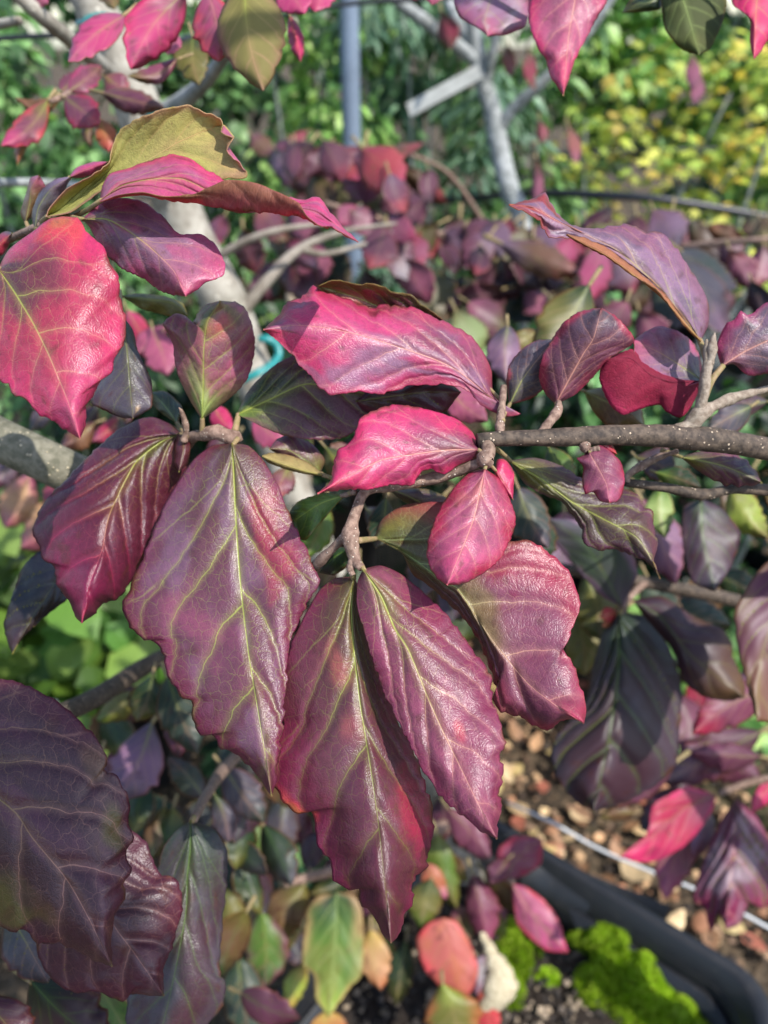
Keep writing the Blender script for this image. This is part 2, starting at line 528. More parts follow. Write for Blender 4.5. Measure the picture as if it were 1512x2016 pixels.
    Vt = V.reshape(-1, 3); Vb = (V - Nn * thick).reshape(-1, 3)
    idx = np.arange(nr * nc).reshape(nr, nc)
    a, b_, c_, d_ = idx[:-1, :-1].ravel(), idx[:-1, 1:].ravel(), idx[1:, 1:].ravel(), idx[1:, :-1].ravel()
    quads = np.stack([a, b_, c_, d_], 1)
    # quad winding normal is cross(dv, du) when listed a,b,c,d
    n0 = nr * nc
    top = quads if not flip else quads[:, ::-1]
    bot = (quads[:, ::-1] if not flip else quads) + n0
    ring = np.concatenate([idx[:, -1], idx[::-1, 0]])
    r2 = np.roll(ring, -1)
    rim = np.stack([ring, r2, r2 + n0, ring + n0], 1)
    if not flip: rim = rim[:, ::-1]
    faces = np.vstack([top, bot, rim]).tolist()
    mi = [0] * len(top) + [1] * len(bot) + [1] * len(rim)
    Vall = np.vstack([Vt, Vb])
    # colours
    c0, c1, c2 = (C(k) for k in col)
    w1 = sstep(0.0, 0.5, U)[..., None]; w2 = sstep(0.5, 1.0, U)[..., None]
    nzu = vnoise(U * 4, Vv * 2 + 4, seed + 5)[..., None] - 0.5
    w1 = np.clip(w1 + nzu * 0.5, 0, 1); w2 = np.clip(w2 + nzu * 0.5 * sstep(.3, .6, U)[..., None], 0, 1)
    cc = c0 * (1 - w1) + c1 * w1; cc = cc * (1 - w2) + c2 * w2
    if mott is not None:
        mk, ma = mott
        nz = vnoise(U * 6 + 3, Vv * 3 + 7, seed + 9) * 0.6 + vnoise(U * 13, Vv * 7 + 2, seed + 3) * 0.4
        f = (sstep(0.46, 0.72, nz) * ma)[..., None]
        cc = cc * (1 - f) + C(mk) * f
    if edge is not None:
        nz = vnoise(U * 9, Vv * 2 + 3, seed + 4) - 0.5
        f = (sstep(1 - ew, 1.0, np.maximum(av, (U - 0.72) / 0.28 * 0.96) + nz * 0.5) * ea)[..., None]
        cc = cc * (1 - f) + C(edge) * f
    for (bu, bv, br, bk, ba) in blot:
        nz = vnoise(U * 11, Vv * 5 + 6, seed + 8) - 0.5
        dist = np.sqrt((U - bu) ** 2 + ((Vv - bv) * 0.35) ** 2) / br + nz * 0.9
        f = (sstep(1.0, 0.25, dist) * ba)[..., None] if False else ((1 - sstep(0.25, 1.0, dist)) * ba)[..., None]
        cc = cc * (1 - f) + C(bk) * f
    # thin pale margin line
    f = (sstep(0.955, 1.0, av) * 0.3)[..., None]
    cc = cc * (1 - f) + (C(edge) if edge is not None else C('orange')) * f
    nz = vnoise(U * 16 + 2, np.sign(Vv) * 3 + 6, seed + 12)
    f = (sstep(0.90, 1.0, av) * sstep(0.66, 0.82, nz) * 0.8)[..., None]
    cc = cc * (1 - f) + S(104, 62, 34) * f
    nz = vnoise(U * 19 + 3, Vv * 8 + 9, seed + 13)
    f = (sstep(0.84, 0.93, nz) * 0.5)[..., None]
    cc = cc * (1 - f) + S(84, 44, 34) * f
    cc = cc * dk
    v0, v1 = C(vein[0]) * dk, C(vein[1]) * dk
    wv = sstep(0.15, 0.85, U + 0.3 * av)[..., None]
    vc = v0 * (1 - wv) + v1 * wv
    va = np.minimum(1, 1.15 * vs) * (1 - 0.38 * U) * (1 - 0.3 * av)
    uc = C(und) * np.ones_like(cc) * dk
    f = (0.06 + 0.34 * sstep(0.7, 1, av) + 0.25 * sstep(0.5, 0.8, vnoise(U * 5, Vv * 2 + 3, seed + 6)))[..., None]
    uc = uc * (1 - f) + cc * f
    half = np.where(Vv < 0, np.linalg.norm(V[:, 0] - V[:, nv], axis=1)[:, None], np.linalg.norm(V[:, 2 * nv] - V[:, nv], axis=1)[:, None])
    s = np.concatenate([[0], np.cumsum(np.linalg.norm(np.diff(V[:, nv], axis=0), axis=1))])
    met = np.stack([s[:, None].repeat(nc, 1) * 100 + (seed * 1.37) % 90, Vv * half * 100, np.zeros_like(U)], -1).reshape(-1, 3)
    luv = np.stack([U, Vv, np.zeros_like(U)], -1).reshape(-1, 3)
    n_leaf = len(Vall)
    if pet is not None:
        pp = [(Mi[0, 0] + (Mi[1, 0] - Mi[0, 0]) * 0.8, Mi[0, 1] + (Mi[1, 1] - Mi[0, 1]) * 0.8, D[0, nv] + 0.0003)] + [tuple(q) for q in pet]
        pp = np.array(pp, float)
        pr_m = np.linspace(pr * 0.75, pr, len(pp)) * pp[:, 2] / FOC
        if len(pp) == 2: pp = np.vstack([pp[0], (pp[0] + pp[1]) / 2, pp[1]]); pr_m = np.array([pr_m[0], pr_m.mean(), pr_m[-1]])
        tv, tf = tube_geo(P(pp[:, 0], pp[:, 1], pp[:, 2]), pr_m, 7, 9, 0.1, seed)
        faces += [tuple(i + n_leaf for i in f_) for f_ in tf]
        mi += [2] * len(tf)
        Vall = np.vstack([Vall, tv])
    me = mesh_np(name, Vall, faces, mi)
    extra = len(Vall) - n_leaf
    z3 = np.zeros((extra, 3))
    rp = lambda A: np.vstack([A.reshape(n0, -1), A.reshape(n0, -1), np.tile(A.reshape(n0, -1)[:1], (extra, 1))])
    col_attr(me, 'Col', np.clip(rp(cc), 0, 1))
    col_attr(me, 'Und', np.clip(rp(uc), 0, 1))
    col_attr(me, 'Vein', np.clip(rp(np.concatenate([vc, va[..., None]], -1)), 0, 1))
    vec_attr(me, 'leafuv', rp(luv)); vec_attr(me, 'metric', rp(met))
    o = link_mesh(name, me, parent, True, [M_TOP, M_UND, M_PET] if np.mean(d) < 0.345 else [M_TOPF, M_UNDF, M_PET])
    if label: o['label'] = label
    return o


def gen_outline(b, t, wid, bend=0.0, asym=0.0, teeth=1.0, seed=0, shape=0.62):
    """ovate, wavy-toothed outline round the line base -> tip (photograph pixels)"""
    r = random.Random(seed)
    b = np.array(b, float); t = np.array(t, float)
    L = np.linalg.norm(t - b); ax = (t - b) / L; nx = np.array([ax[1], -ax[0]])
    n = 22
    us = np.linspace(0, 1, n)
    mid = b + us[:, None] * ax * L + (np.sin(np.pi * us) * bend * L)[:, None] * nx
    shape = r.uniform(0.82, 1.22)
    prof = np.sin(np.pi * us ** shape) ** 0.8
    prof *= 1 - 0.12 * us
    prof[0] = prof[-1] = 0
    out = []
    for s in (-1, 1):
        ph = r.random() * 6.28
        sc = 1 + s * asym
        k = r.uniform(2.6, 3.8)
        saw = ((us * k * 2 + ph) % 1.0)
        te = 1 + teeth * (0.19 * (saw - 0.5) + 0.035 * np.array([r.uniform(-1, 1) for _ in us])) * sstep(0.38, 0.6, us)
        h = prof * te * wid * 0.5 * L * sc
        out.append(mid + s * nx * h[:, None])
    return mid[::3].tolist() + [mid[-1].tolist()], out[0], out[1]


def gleaf(b, t, wid, d, parent, tilt=0.0, bend=None, asym=None, nu=26, nv=6, seed=None, teeth=1.0, curl=None, **k):
    seed = rng.randrange(9999) if seed is None else seed
    r = random.Random(seed)
    bend = r.uniform(-0.08, 0.08) if bend is None else bend
    asym = r.uniform(-0.12, 0.12) if asym is None else asym
    M, L, R = gen_outline(b, t, wid, bend, asym, teeth, seed)
    d = (d, d) if np.isscalar(d) else d
    size = math.hypot(t[0] - b[0], t[1] - b[1]) * d[0] / FOC
    cv = r.uniform(0.04, 0.16) if curl is None else curl
    e = (size * (cv + tilt), size * (cv - tilt))
    k.setdefault('quilt', 0.0012); k.setdefault('wave', 0.03 * size)
    return leaf(M, L, R, d, parent, e=e, nu=nu, nv=nv, seed=seed, arch=size * r.uniform(-0.02, 0.08), **k)


# ------------------------------------------------------------------ the setting: ground
def rock_noise(p, s, seed):
    return vnoise(p[:, 0] * s + 31, p[:, 1] * s + 17, seed) * 0.65 + vnoise(p[:, 0] * s * 2.3 + 5, p[:, 1] * s * 2.3 + 8, seed + 1) * 0.35


m_ground, nt = new_mat('dark_soil'); b = NB(nt)
tc = b.n('ShaderNodeTexCoord').outputs['Object']
g1 = b.noise(tc, 9.0, 6, 0.7); g2 = b.noise(tc, 70.0, 4, 0.7); g3 = b.voro(tc, 60.0, 'F1')
gc = b.mix(b.sstep(0.35, 0.65, g1), (0.035, 0.026, 0.018, 1), (0.11, 0.08, 0.05, 1))
gc = b.mix(b.sstep(0.5, 0.7, g2), gc, (0.22, 0.15, 0.09, 1))
gc = b.mix(b.sstep(0.55, 0.75, b.noise(tc, 4.0, 3)), gc, (0.035, 0.055, 0.014, 1))
b.out(b.princ(gc, 0.9, b.bump(b.math('ADD', g2, b.math('MULTIPLY', g3, 0.8)), 0.9, 0.02), 0.2).outputs[0])
# one sheet, finely divided and uneven near the camera, out to the horizon
xs = np.concatenate([[-80, -40, -15, -6], np.linspace(-3, 3.5, 90), [6, 15, 40, 80]])
ys = np.concatenate([[-60, -20, -5], np.linspace(-1, 5, 84), [8, 15, 40, 90]])
GX, GY = np.meshgrid(xs, ys)
pts2 = np.stack([GX.ravel(), GY.ravel()], 1)
near = (np.abs(pts2[:, 0]) < 3.4) & (pts2[:, 1] < 5) & (pts2[:, 1] > -1)
GZ = np.where(near, (rock_noise(pts2, 5, 2) - 0.5) * 0.035 + (rock_noise(pts2, 13, 5) - 0.5) * 0.012, 0.0) - 0.02
gi = np.arange(len(pts2)).reshape(GX.shape)
gf = np.stack([gi[:-1, :-1].ravel(), gi[:-1, 1:].ravel(), gi[1:, 1:].ravel(), gi[1:, :-1].ravel()], 1)
tag(link_mesh('ground', mesh_np('ground', np.column_stack([pts2, GZ]), gf), None, True, m_ground), kind='structure')

# litter: bark chips and gravel
def chips(name, n, fn, smin, smax, cols, label, mat, flat=0.5, cat=None, parent=None):
    V = []; F = []; K = []
    for i in range(n):
        p = fn()
        s = rng.uniform(smin, smax)
        w = 8
        a = rng.uniform(0, 6.28)
        ca, sa = math.cos(a), math.sin(a)
        h = s * rng.uniform(0.3, 1.0) * flat
        e = rng.uniform(0.5, 1.0)
        base = len(V)
        tx, ty = rng.uniform(-.3, .3), rng.uniform(-.3, .3)
        for (x, y, z) in ((-1, -1, -.6), (1, -1, -.6), (1, 1, -.6), (-1, 1, -.6), (-.7, -.75, 1), (.75, -.6, 1), (.6, .7, 1), (-.65, .6, 1)):
            x *= s * rng.uniform(.75, 1.2); y *= s * e * rng.uniform(.75, 1.2); z *= h
            z += x * tx + y * ty
            V.append((p[0] + x * ca - y * sa, p[1] + x * sa + y * ca, p[2] + z))
        F += [tuple(base + k for k in f) for f in ((3, 2, 1, 0), (4, 5, 6, 7), (0, 1, 5, 4), (1, 2, 6, 5), (2, 3, 7, 6), (3, 0, 4, 7))]
        c = np.array(cols[rng.randrange(len(cols))]) * rng.uniform(0.7, 1.25)
        K += [c] * 8
    me = mesh_np(name, np.array(V), F)
    col_attr(me, 'Col', np.clip(np.array(K), 0, 1))
    o = link_mesh(name, me, parent, False, mat)
    return tag(o, label, cat, None, 'stuff')


m_chip = plain_leaf_material('litter', 0.85, 0.0)


def ground_spot():
    while True:
        x, y = rng.uniform(0.1, 1.9), rng.uniform(0.75, 2.6)
        return (x, y, rng.uniform(-0.02, 0.012))


chips('bark_litter', 6500, ground_spot, 0.003, 0.012,
      [S(130, 104, 80), S(176, 142, 106), S(82, 62, 46), S(104, 82, 64), S(56, 44, 36), S(64, 52, 42), S(44, 36, 30), S(150, 108, 80)],
      'tan and brown bark chips and broken leaf litter on the soil', m_chip, 0.5, 'litter')


def leaf_card(n=7, w=0.5, fold=0.12, droop=0.25, teeth=0.0, seed=0):
    """a small leaf along +Y, length 1, folded along the midrib: V, F"""
    r = random.Random(seed)
    V = []; F = []
    for i in range(n + 1):
        u = i / n
        h = w * 0.5 * (math.sin(math.pi * u ** 0.75) ** 0.8) if 0 < i < n else 0.0
        if teeth and i % 2: h *= 1 - teeth
        z = -droop * u * u
        V += [(-h, u, z + fold * h), (0, u, z), (h, u, z + fold * h)]
    for i in range(n):
        a = i * 3
        F += [(a, a + 1, a + 4, a + 3), (a + 1, a + 2, a + 5, a + 4)]
    return np.array(V), F


fallen = []
for k in range(7):
    V, F = leaf_card(7, rng.uniform(.5, .75), rng.uniform(-.5, .5), rng.uniform(-.3, .25), 0.12, k)
    V[:, 2] += 0.10 * np.sin(V[:, 1] * 5 + k) * (0.3 + np.abs(V[:, 0]))
    V[:, 2] -= V[:, 2].min()
    me = mesh_np('fallen_leaf', V, F)
    cset = [S(214, 182, 138), S(196, 152, 112), S(198, 140, 106), S(224, 194, 150), S(178, 108, 88), S(200, 174, 116), S(150, 112, 82)][k]
    cc = cset * (0.8 + 0.3 * nrg.random((len(V), 1)))
    col_attr(me, 'Col', np.clip(cc, 0, 1))
    me.materials.append(plain_leaf_material('dry_leaf', 0.6, 0.2) if k == 0 else fallen[0].materials[0])
    me.polygons.foreach_set('use_smooth', np.ones(len(me.polygons), bool))
    fallen.append(me)


def drop_leaf(x, y, size, k=None, z=0.0):
    o = bpy.data.objects.new('fallen_leaf', fallen[rng.randrange(7) if k is None else k])
    CO.objects.link(o)
    o.location = (x, y, z + rng.uniform(0.0, 0.012))
    o.rotation_euler = (rng.uniform(-.35, .35), rng.uniform(-.4, .4), rng.uniform(0, 6.28))
    o.scale = (size,) * 3
    return tag(o, 'curled dry tan leaf lying on the ground among bark litter', 'fallen leaf', 'fallen leaves on the ground')


for _ in range(150):
    px, py = rng.uniform(960, 1540), rng.uniform(1330, 1870)
    g = on_plane(px, py, 0.0)
    drop_leaf(g[0], g[1], rng.uniform(.022, .055))
for _ in range(26):
    px, py = rng.uniform(-40, 330), rng.uniform(950, 1480)
    g = on_plane(px, py, 0.0)
    drop_leaf(g[0], g[1], rng.uniform(.04, .08))
for (px, py, s, k) in [(1040, 1610, .06, 0), (1015, 1600, .055, 4), (1090, 1660, .085, 1), (1120, 1595, .045, 3), (1165, 1620, .06, 6), (1220, 1700, .07, 3),
                       (1095, 1535, .05, 2), (1050, 1480, .05, 1), (1350, 1640, .06, 3), (1460, 1830, .05, 4), (1420, 1840, .04, 3)]:
    g = on_plane(px, py, 0.01); drop_leaf(g[0], g[1], s, k)

# ------------------------------------------------------------------ the black tub with soil and moss
m_pot, nt = new_mat('black_plastic'); b = NB(nt)
tc = b.n('ShaderNodeTexCoord').outputs['Object']
n1 = b.noise(tc, 22.0, 6, .7); n2 = b.noise(tc, 160.0, 4, .6); n3 = b.noise(tc, 420.0, 2)
pc = b.mix(b.sstep(.48, .72, n1, 0.0, .6), (.009, .0095, .011, 1), (.030, .027, .024, 1))
pc = b.mix(b.sstep(.66, .72, n2, 0.0, .7), pc, (.10, .085, .065, 1))
b.out(b.princ(pc, b.math('ADD', b.math('MULTIPLY', n1, .35), .26), b.bump(n3, .15, .001), .5).outputs[0])
ZR = 0.42
rim_px = [(1000, 1690), (1140, 1762), (1290, 1818), (1380, 1862), (1440, 1912), (1478, 1975), (1500, 2060)]
c_far = on_plane(1270, 1845, ZR); c_cor = on_plane(1465, 1925, ZR)
pa = on_plane(985, 1612, ZR); pb = on_plane(1530, 1940, ZR)
edge = (pb - pa); elen = np.linalg.norm(edge); ex = edge / elen
ey = np.array([-ex[1], ex[0], 0.0])
if np.dot(ey, -pa) < 0: ey = -ey                     # points towards the camera: into the tub
SIDE = 0.50                                           # a square tub with rounded corners
corner = pb + ex * 0.012
tub_c = corner - ex * SIDE / 2 + ey * SIDE / 2


def rsq(half, r, n=10):
    pts = []
    for q, (sx, sy) in enumerate(((1, 1), (-1, 1), (-1, -1), (1, -1))):
        for i in range(n + 1):
            a = math.pi / 2 * (q + i / n)
            pts.append((sx * (half - r) + r * math.cos(a), sy * (half - r) + r * math.sin(a)))
    return pts


def tub_ring(half, z, r):
    return [tub_c[:2] + ex[:2] * x + ey[:2] * y for x, y in rsq(half, r)], z


def loft(rings):
    V = []; F = []
    n = len(rings[0][0])
    for pts, z in rings: V += [(p[0], p[1], z) for p in pts]
    for i in range(len(rings) - 1):
        for j in range(n):
            j2 = (j + 1) % n
            F.append((i * n + j, i * n + j2, (i + 1) * n + j2, (i + 1) * n + j))
    return np.array(V), F


tub = empty('plant_tub', (tub_c[0], tub_c[1], 0.0), 'square black plastic tub with rounded corners holding soil and bright green moss', 'plant pot')
h2 = SIDE / 2
V, F = loft([tub_ring(h2 - .07, 0.0, .06), tub_ring(h2 - .05, .12, .06), tub_ring(h2 - .028, ZR - .05, .06), tub_ring(h2 - .034, ZR - .05, .06), tub_ring(h2 - .054, .12, .06), tub_ring(h2 - .07, .05, .05)])
V2 = V
link_mesh('wall', mesh_np('wall', V, F), tub, True, m_pot)
V, F = loft([tub_ring(h2 - .026, ZR - .036, .06), tub_ring(h2 - .002, ZR - .034, .062), tub_ring(h2 + .001, ZR - .030, .063), tub_ring(h2 + .001, ZR - .005, .063), tub_ring(h2 - .002, ZR - .001, .062), tub_ring(h2 - .006, ZR, .06),
             tub_ring(h2 - .014, ZR - .001, .06), tub_ring(h2 - .018, ZR - .004, .058), tub_ring(h2 - .0295, ZR - .055, .055)])
link_mesh('rim', mesh_np('rim', V, F), tub, True, m_pot)
# grip moulded on the far side: a sloping ledge below the rim
g0 = on_plane(1030, 1722, ZR - .03); g1 = on_plane(1300, 1832, ZR - .03)
gv = []
for p, hh in ((g0, .0), (g0 * .75 + g1 * .25, .05), (g0 * .45 + g1 * .55, .07), (g1, .0)):
    for (o, z) in ((-.03, ZR - .012), (.004, ZR - .03), (.010 + hh * .2, ZR - .05 - hh), (-.03, ZR - .06 - hh)):
        q = p + ey * o; gv.append((q[0], q[1], z))
gfc = []
for i in range(3):
    for j in range(3): gfc.append((i * 4 + j, i * 4 + j + 1, (i + 1) * 4 + j + 1, (i + 1) * 4 + j))
gfc += [(0, 1, 2, 3), (15, 14, 13, 12)]
link_mesh('grip', mesh_np('grip', np.array(gv), gfc), tub, True, m_pot)
ZS = 0.322
m_potsoil = simple_material('potting_soil', (0.035, 0.026, 0.02), 0.9, 0.2, 0, 0.6, 200, 0.9, 0.004)
n = 60
sx = np.linspace(-1, 1, n) * (h2 - .036)
A, B = np.meshgrid(sx, sx)
PP = tub_c[:2] + A.ravel()[:, None] * ex[:2] + B.ravel()[:, None] * ey[:2]
soil_h = (rock_noise(PP, 28, 3) - .5) * .025 + (rock_noise(PP, 90, 6) - .5) * .012
gi = np.arange(n * n).reshape(n, n)
gq = np.stack([gi[:-1, :-1].ravel(), gi[:-1, 1:].ravel(), gi[1:, 1:].ravel(), gi[1:, :-1].ravel()], 1)
link_mesh('soil', mesh_np('soil', np.column_stack([PP, ZS + soil_h]), gq), tub, True, m_potsoil)


def soil_spot():
    a, c = rng.uniform(-1, 1) * (h2 - .05), rng.uniform(-1, 1) * (h2 - .05)
    p = tub_c[:2] + a * ex[:2] + c * ey[:2]
    return (p[0], p[1], ZS + rng.uniform(-.004, .012))


chips('soil_crumbs', 2600, soil_spot, .0015, .0055, [S(66, 58, 50), S(44, 38, 34), S(96, 86, 76), S(36, 32, 30), S(140, 124, 104)], None, m_chip, .8, None, tub)
# moss cushions: displaced mounds with thousands of tiny shoots
m_moss = plain_leaf_material('moss_shoots', .55, .35)
def moss(px, py, rx, ry, h, parent, rot=0.0):
    c = on_plane(px, py, ZS + .01)
    V = []; F = []; K = []
    sd = rng.randrange(999)
    nshoot = int(5200 * (rx * ry / (.06 * .04)) ** 0.75)
    for i in range(nshoot):
        a = rng.uniform(0, 6.28); r = math.sqrt(rng.random())
        x, y = r * math.cos(a), r * math.sin(a)
        lump = vnoise(np.array([x * 3.2 + 5]), np.array([y * 3.2 + 5]), sd)[0]
        if r > .55 + lump * .75: continue
        z = h * (1 - r * r) ** .6 * (.55 + lump)
        X = x * rx * math.cos(rot) - y * ry * math.sin(rot); Y = x * rx * math.sin(rot) + y * ry * math.cos(rot)
        p = np.array([c[0] + X, c[1] + Y, ZS - .004 + z])
        l = rng.uniform(.0045, .0085); w = rng.uniform(.0009, .0017)
        t = rng.uniform(0, 6.28)
        d = np.array([x * .6 + rng.uniform(-.6, .6), y * .6 + rng.uniform(-.6, .6), .9]); d /= np.linalg.norm(d)
        s = np.array([math.cos(t), math.sin(t), 0])
        bb = len(V)
        V += [p - s * w - d * l * .6, p + s * w - d * l * .6, p + d * l * .55 + s * w * .5, p + d * l * .55 - s * w * .5]
        F.append((bb, bb + 1, bb + 2, bb + 3))
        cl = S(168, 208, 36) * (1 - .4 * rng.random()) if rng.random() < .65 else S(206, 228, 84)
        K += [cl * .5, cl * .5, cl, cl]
    # dense core under the shoots
    nn = 22
    for i in range(nn):
        for j in range(nn):
            x, y = (i / (nn - 1) * 2 - 1) * .95, (j / (nn - 1) * 2 - 1) * .95
            r = min(1.0, math.hypot(x, y))
            lump = vnoise(np.array([x * 3.2 + 5]), np.array([y * 3.2 + 5]), sd)[0]
            z = h * (1 - r * r) ** .6 * (.55 + lump) - .004 - (.03 if r > .5 + lump * .7 else 0)
            X = x * rx * math.cos(rot) - y * ry * math.sin(rot); Y = x * rx * math.sin(rot) + y * ry * math.cos(rot)
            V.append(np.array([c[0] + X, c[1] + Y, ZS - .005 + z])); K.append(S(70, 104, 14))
    bb = len(V) - nn * nn
    for i in range(nn - 1):
        for j in range(nn - 1): F.append((bb + i * nn + j, bb + (i + 1) * nn + j, bb + (i + 1) * nn + j + 1, bb + i * nn + j + 1))
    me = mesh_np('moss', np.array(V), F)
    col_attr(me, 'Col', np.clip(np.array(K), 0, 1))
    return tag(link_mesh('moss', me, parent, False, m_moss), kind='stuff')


for (mx_, my_, ra, rb, hh, ro) in [(1225, 1915, .050, .042, .050, -.5), (1265, 1960, .052, .042, .042, -.5), (1300, 2010, .052, .040, .036, -.4), (1190, 1960, .030, .026, .028, .3), (1172, 1872, .030, .022, .024, 0), (1140, 1812, .050, .020, .020, -.5),
                                   (1025, 1890, .032, .036, .036, 0), (1235, 2005, .024, .020, .020, 0), (1090, 1945, .014, .012, .012, 0), (1010, 1965, .020, .026, .022, 0), (1350, 2050, .05, .04, .03, -.4)]:
    moss(mx_ - 10, my_ - 26, ra * 1.2, rb * 1.2, hh, tub, ro)

# the white twine along the far side of the tub
m_wire = simple_material('white_twine', (.62, .62, .60), .6, .3, 0, .3, 300, .3, .001)
wp = [on_plane(x, y, .40) for x, y in ((980, 1606), (1069, 1652), (1150, 1690), (1232, 1731), (1372, 1797), (1512, 1864), (1640, 1930))]
wp = [p - ey * .03 + np.array([0, 0, .006 * math.sin(i * 2.)]) for i, p in enumerate(wp)]
tag(tube('twine', wp, [.0022] * len(wp), m_wire, None, 8, 40), 'thin white twine stretched beside the black tub rim', 'twine')

# ------------------------------------------------------------------ trees
base_px = on_plane(925, 1720, ZS)
treeA = empty('ironwood_tree', tuple(base_px), 'pale-trunked ironwood tree with purple and pink leaves rooted in the black tub', 'tree')
cam_of = lambda w: (np.dot(np.asarray(w) - CAM, FWD))
dB = cam_of(base_px)
trunkA = ptube('trunk', [(120, -140, .64, 40), (190, 20, .67, 42), (250, 160, .70, 44), (320, 330, .74, 46), (375, 470, .78, 45), (440, 590, .80, 43), (500, 740, .84, 40),
                         (560, 920, .88, 37), (680, 1200, .95, 34), (800, 1430, 1.0, 33), (870, 1580, dB - .03, 33), (925, 1730, dB + .01, 36)], M_BARK_PALE, treeA, seg=14, n=60, lump=.05, seed=3)
brP = ptube('branch', [(470, 625, .80, 13.0), (520, 560, .80, 11.5), (590, 490, .83, 8.6), (680, 455, .88, 5.8), (780, 440, .95, 2.9)], M_BARK_MID, treeA, lump=.06, seed=4)
ptube('twig', [(590, 490, .83, 8), (640, 500, .86, 6), (720, 480, .92, 4)], M_BARK_MID, brP)
br2 = ptube('branch', [(400, 530, .78, 9.4), (460, 487, .76, 8.6), (540, 455, .75, 7.2), (640, 440, .78, 4.3)], M_BARK_MID, treeA, lump=.06, seed=5)
br3 = ptube('branch', [(285, 235, .71, 15), (350, 205, .68, 16), (400, 165, .63, 15), (440, 110, .57, 13), (480, 30, .50, 11), (500, -80, .45, 9)], M_BARK_GREY, treeA, lump=.06, seed=6)
br4 = ptube('branch', [(262, 195, .70, 13), (205, 135, .60, 15), (150, 88, .54, 15), (80, 30, .50, 15), (10, -30, .48, 13), (-80, -90, .45, 11)], M_BARK_PALE, treeA, lump=.06, seed=7)
ptube('twig', [(40, 40, .52, 8), (0, 48, .53, 9), (-60, 60, .55, 7)], M_BARK_PALE, br4)
br5 = ptube('branch', [(345, 385, .75, 10), (200, 372, .70, 9), (70, 360, .64, 9), (-60, 362, .58, 8)], M_BARK_GREY, treeA, lump=.06, seed=8)
brL = ptube('branch', [(600, 1010, .90, 17), (430, 1012, .60, 25), (260, 985, .41, 36), (160, 940, .368, 40), (80, 903, .362, 41), (0, 866, .362, 42), (-120, 812, .38, 42), (-300, 740, .42, 38)], M_BARK_LEFT, treeA, seg=16, n=70, lump=.05, seed=9)
ptube('twig', [(255, 975, .40, 12), (330, 915, .345, 12), (372, 865, .312, 14), (402, 856, .303, 13), (425, 850, .300, 15), (440, 856, .300, 12), (462, 864, .299, 13), (474, 858, .30, 8)], M_TWIG, brL, n=40, lump=.28, seed=10)
ptube('bud', [(362, 868, .304, 7), (366, 842, .301, 6), (358, 812, .298, 4), (352, 802, .297, 1)], M_TWIG, brL, lump=.3)
brM = ptube('branch', [(680, 1200, .95, 12), (500, 1235, .80, 14), (330, 1290, .62, 17), (180, 1378, .45, 19), (40, 1430, .33, 21), (-140, 1450, .275, 22), (-260, 1440, .26, 22)], M_BARK_DARK, treeA, n=50, lump=.06, seed=11)
brN = ptube('branch', [(720, 1290, .97, 10), (560, 1400, .75, 12), (455, 1500, .52, 12), (410, 1560, .42, 11), (382, 1612, .335, 9)], M_TWIG, treeA, n=40, lump=.08, seed=12)
brO = ptube('branch', [(890, 1620, 1.06, 14), (800, 1660, .98, 12), (700, 1700, .92, 10), (560, 1740, .86, 8)], M_TWIG, treeA, n=30, lump=.08, seed=13)
brQ = ptube('branch', [(900, 1650, 1.06, 14), (960, 1690, .98, 10), (1010, 1735, .93, 7)], M_TWIG, treeA, n=20, lump=.08, seed=14)

tc0 = P(2050, 1400, .55); 
treeC = empty('ironwood_tree', (tc0[0], tc0[1], -0.02), 'ironwood tree whose dark speckled branch carries the hot pink and purple leaves', 'tree')
tx, ty = tc0[0], tc0[1]
trunkC = tube('trunk', [(tx, ty, -.03), (tx + .01, ty + .01, .35), (tx - .01, ty, .8), (tx + .01, ty - .03, 1.2), (tx - .01, ty - .08, 1.6), (tx - .05, ty - .16, 2.0)], [.024, .022, .020, .018, .014, .008], M_BARK_GREY, treeC, 12, 40, .05, 3)
pR0 = np.array([tx + .01, ty - .03, 1.2])
dR = cam_of(pR0)
pxR = lambda w: (756 + np.dot(w - CAM, RGT) / cam_of(w) * FOC, 1008 - np.dot(w - CAM, UPV) / cam_of(w) * FOC, cam_of(w))
q = pxR(pR0)
brR = ptube('branch', [(q[0], q[1], q[2], .010 * FOC / q[2]), (1850, 960, .36, 28), (1640, 905, .312, 27), (1512, 884, .300, 25), (1420, 868, .293, 24), (1300, 858, .287, 22), (1200, 857, .281, 20), (1100, 861, .277, 18), (1000, 863, .2735, 16), (940, 868, .272, 14)], M_BARK_DARK, treeC, seg=16, n=130, lump=.17, seed=15)
tw = lambda pts, **k: ptube('twig', pts, k.pop('mat', M_TWIG), k.pop('par', brR), **{**dict(n=30, lump=.22, seed=rng.randrange(99)), **k})
tw([(955, 868, .272, 12), (962, 888, .270, 13), (955, 905, .268, 15), (965, 915, .269, 12)])
tw([(958, 905, .269, 10), (880, 935, .276, 11), (780, 955, .277, 10), (722, 966, .275, 11), (700, 1010, .272, 13), (690, 1048, .270, 16), (692, 1075, .268, 13), (700, 1105, .266, 12), (712, 1118, .264, 9)], n=60)
tw([(692, 1045, .270, 11), (660, 1075, .274, 9), (630, 1105, .28, 10), (600, 1135, .29, 8)])
tw([(698, 1098, .266, 9), (690, 1118, .266, 7), (695, 1132, .266, 6)])
tw([(700, 968, .276, 6), (690, 972, .278, 5), (672, 976, .282, 4)])
tw([(1150, 858, .279, 10), (1152, 880, .277, 11), (1158, 888, .276, 9)])
tw([(1160, 888, .276, 7), (1180, 882, .274, 5)])
tw([(985, 862, .274, 8), (984, 840, .277, 9), (988, 800, .281, 8), (992, 760, .285, 5)])
tw([(1060, 862, .276, 9), (1075, 840, .281, 9), (1098, 808, .286, 9), (1100, 790, .288, 6)])
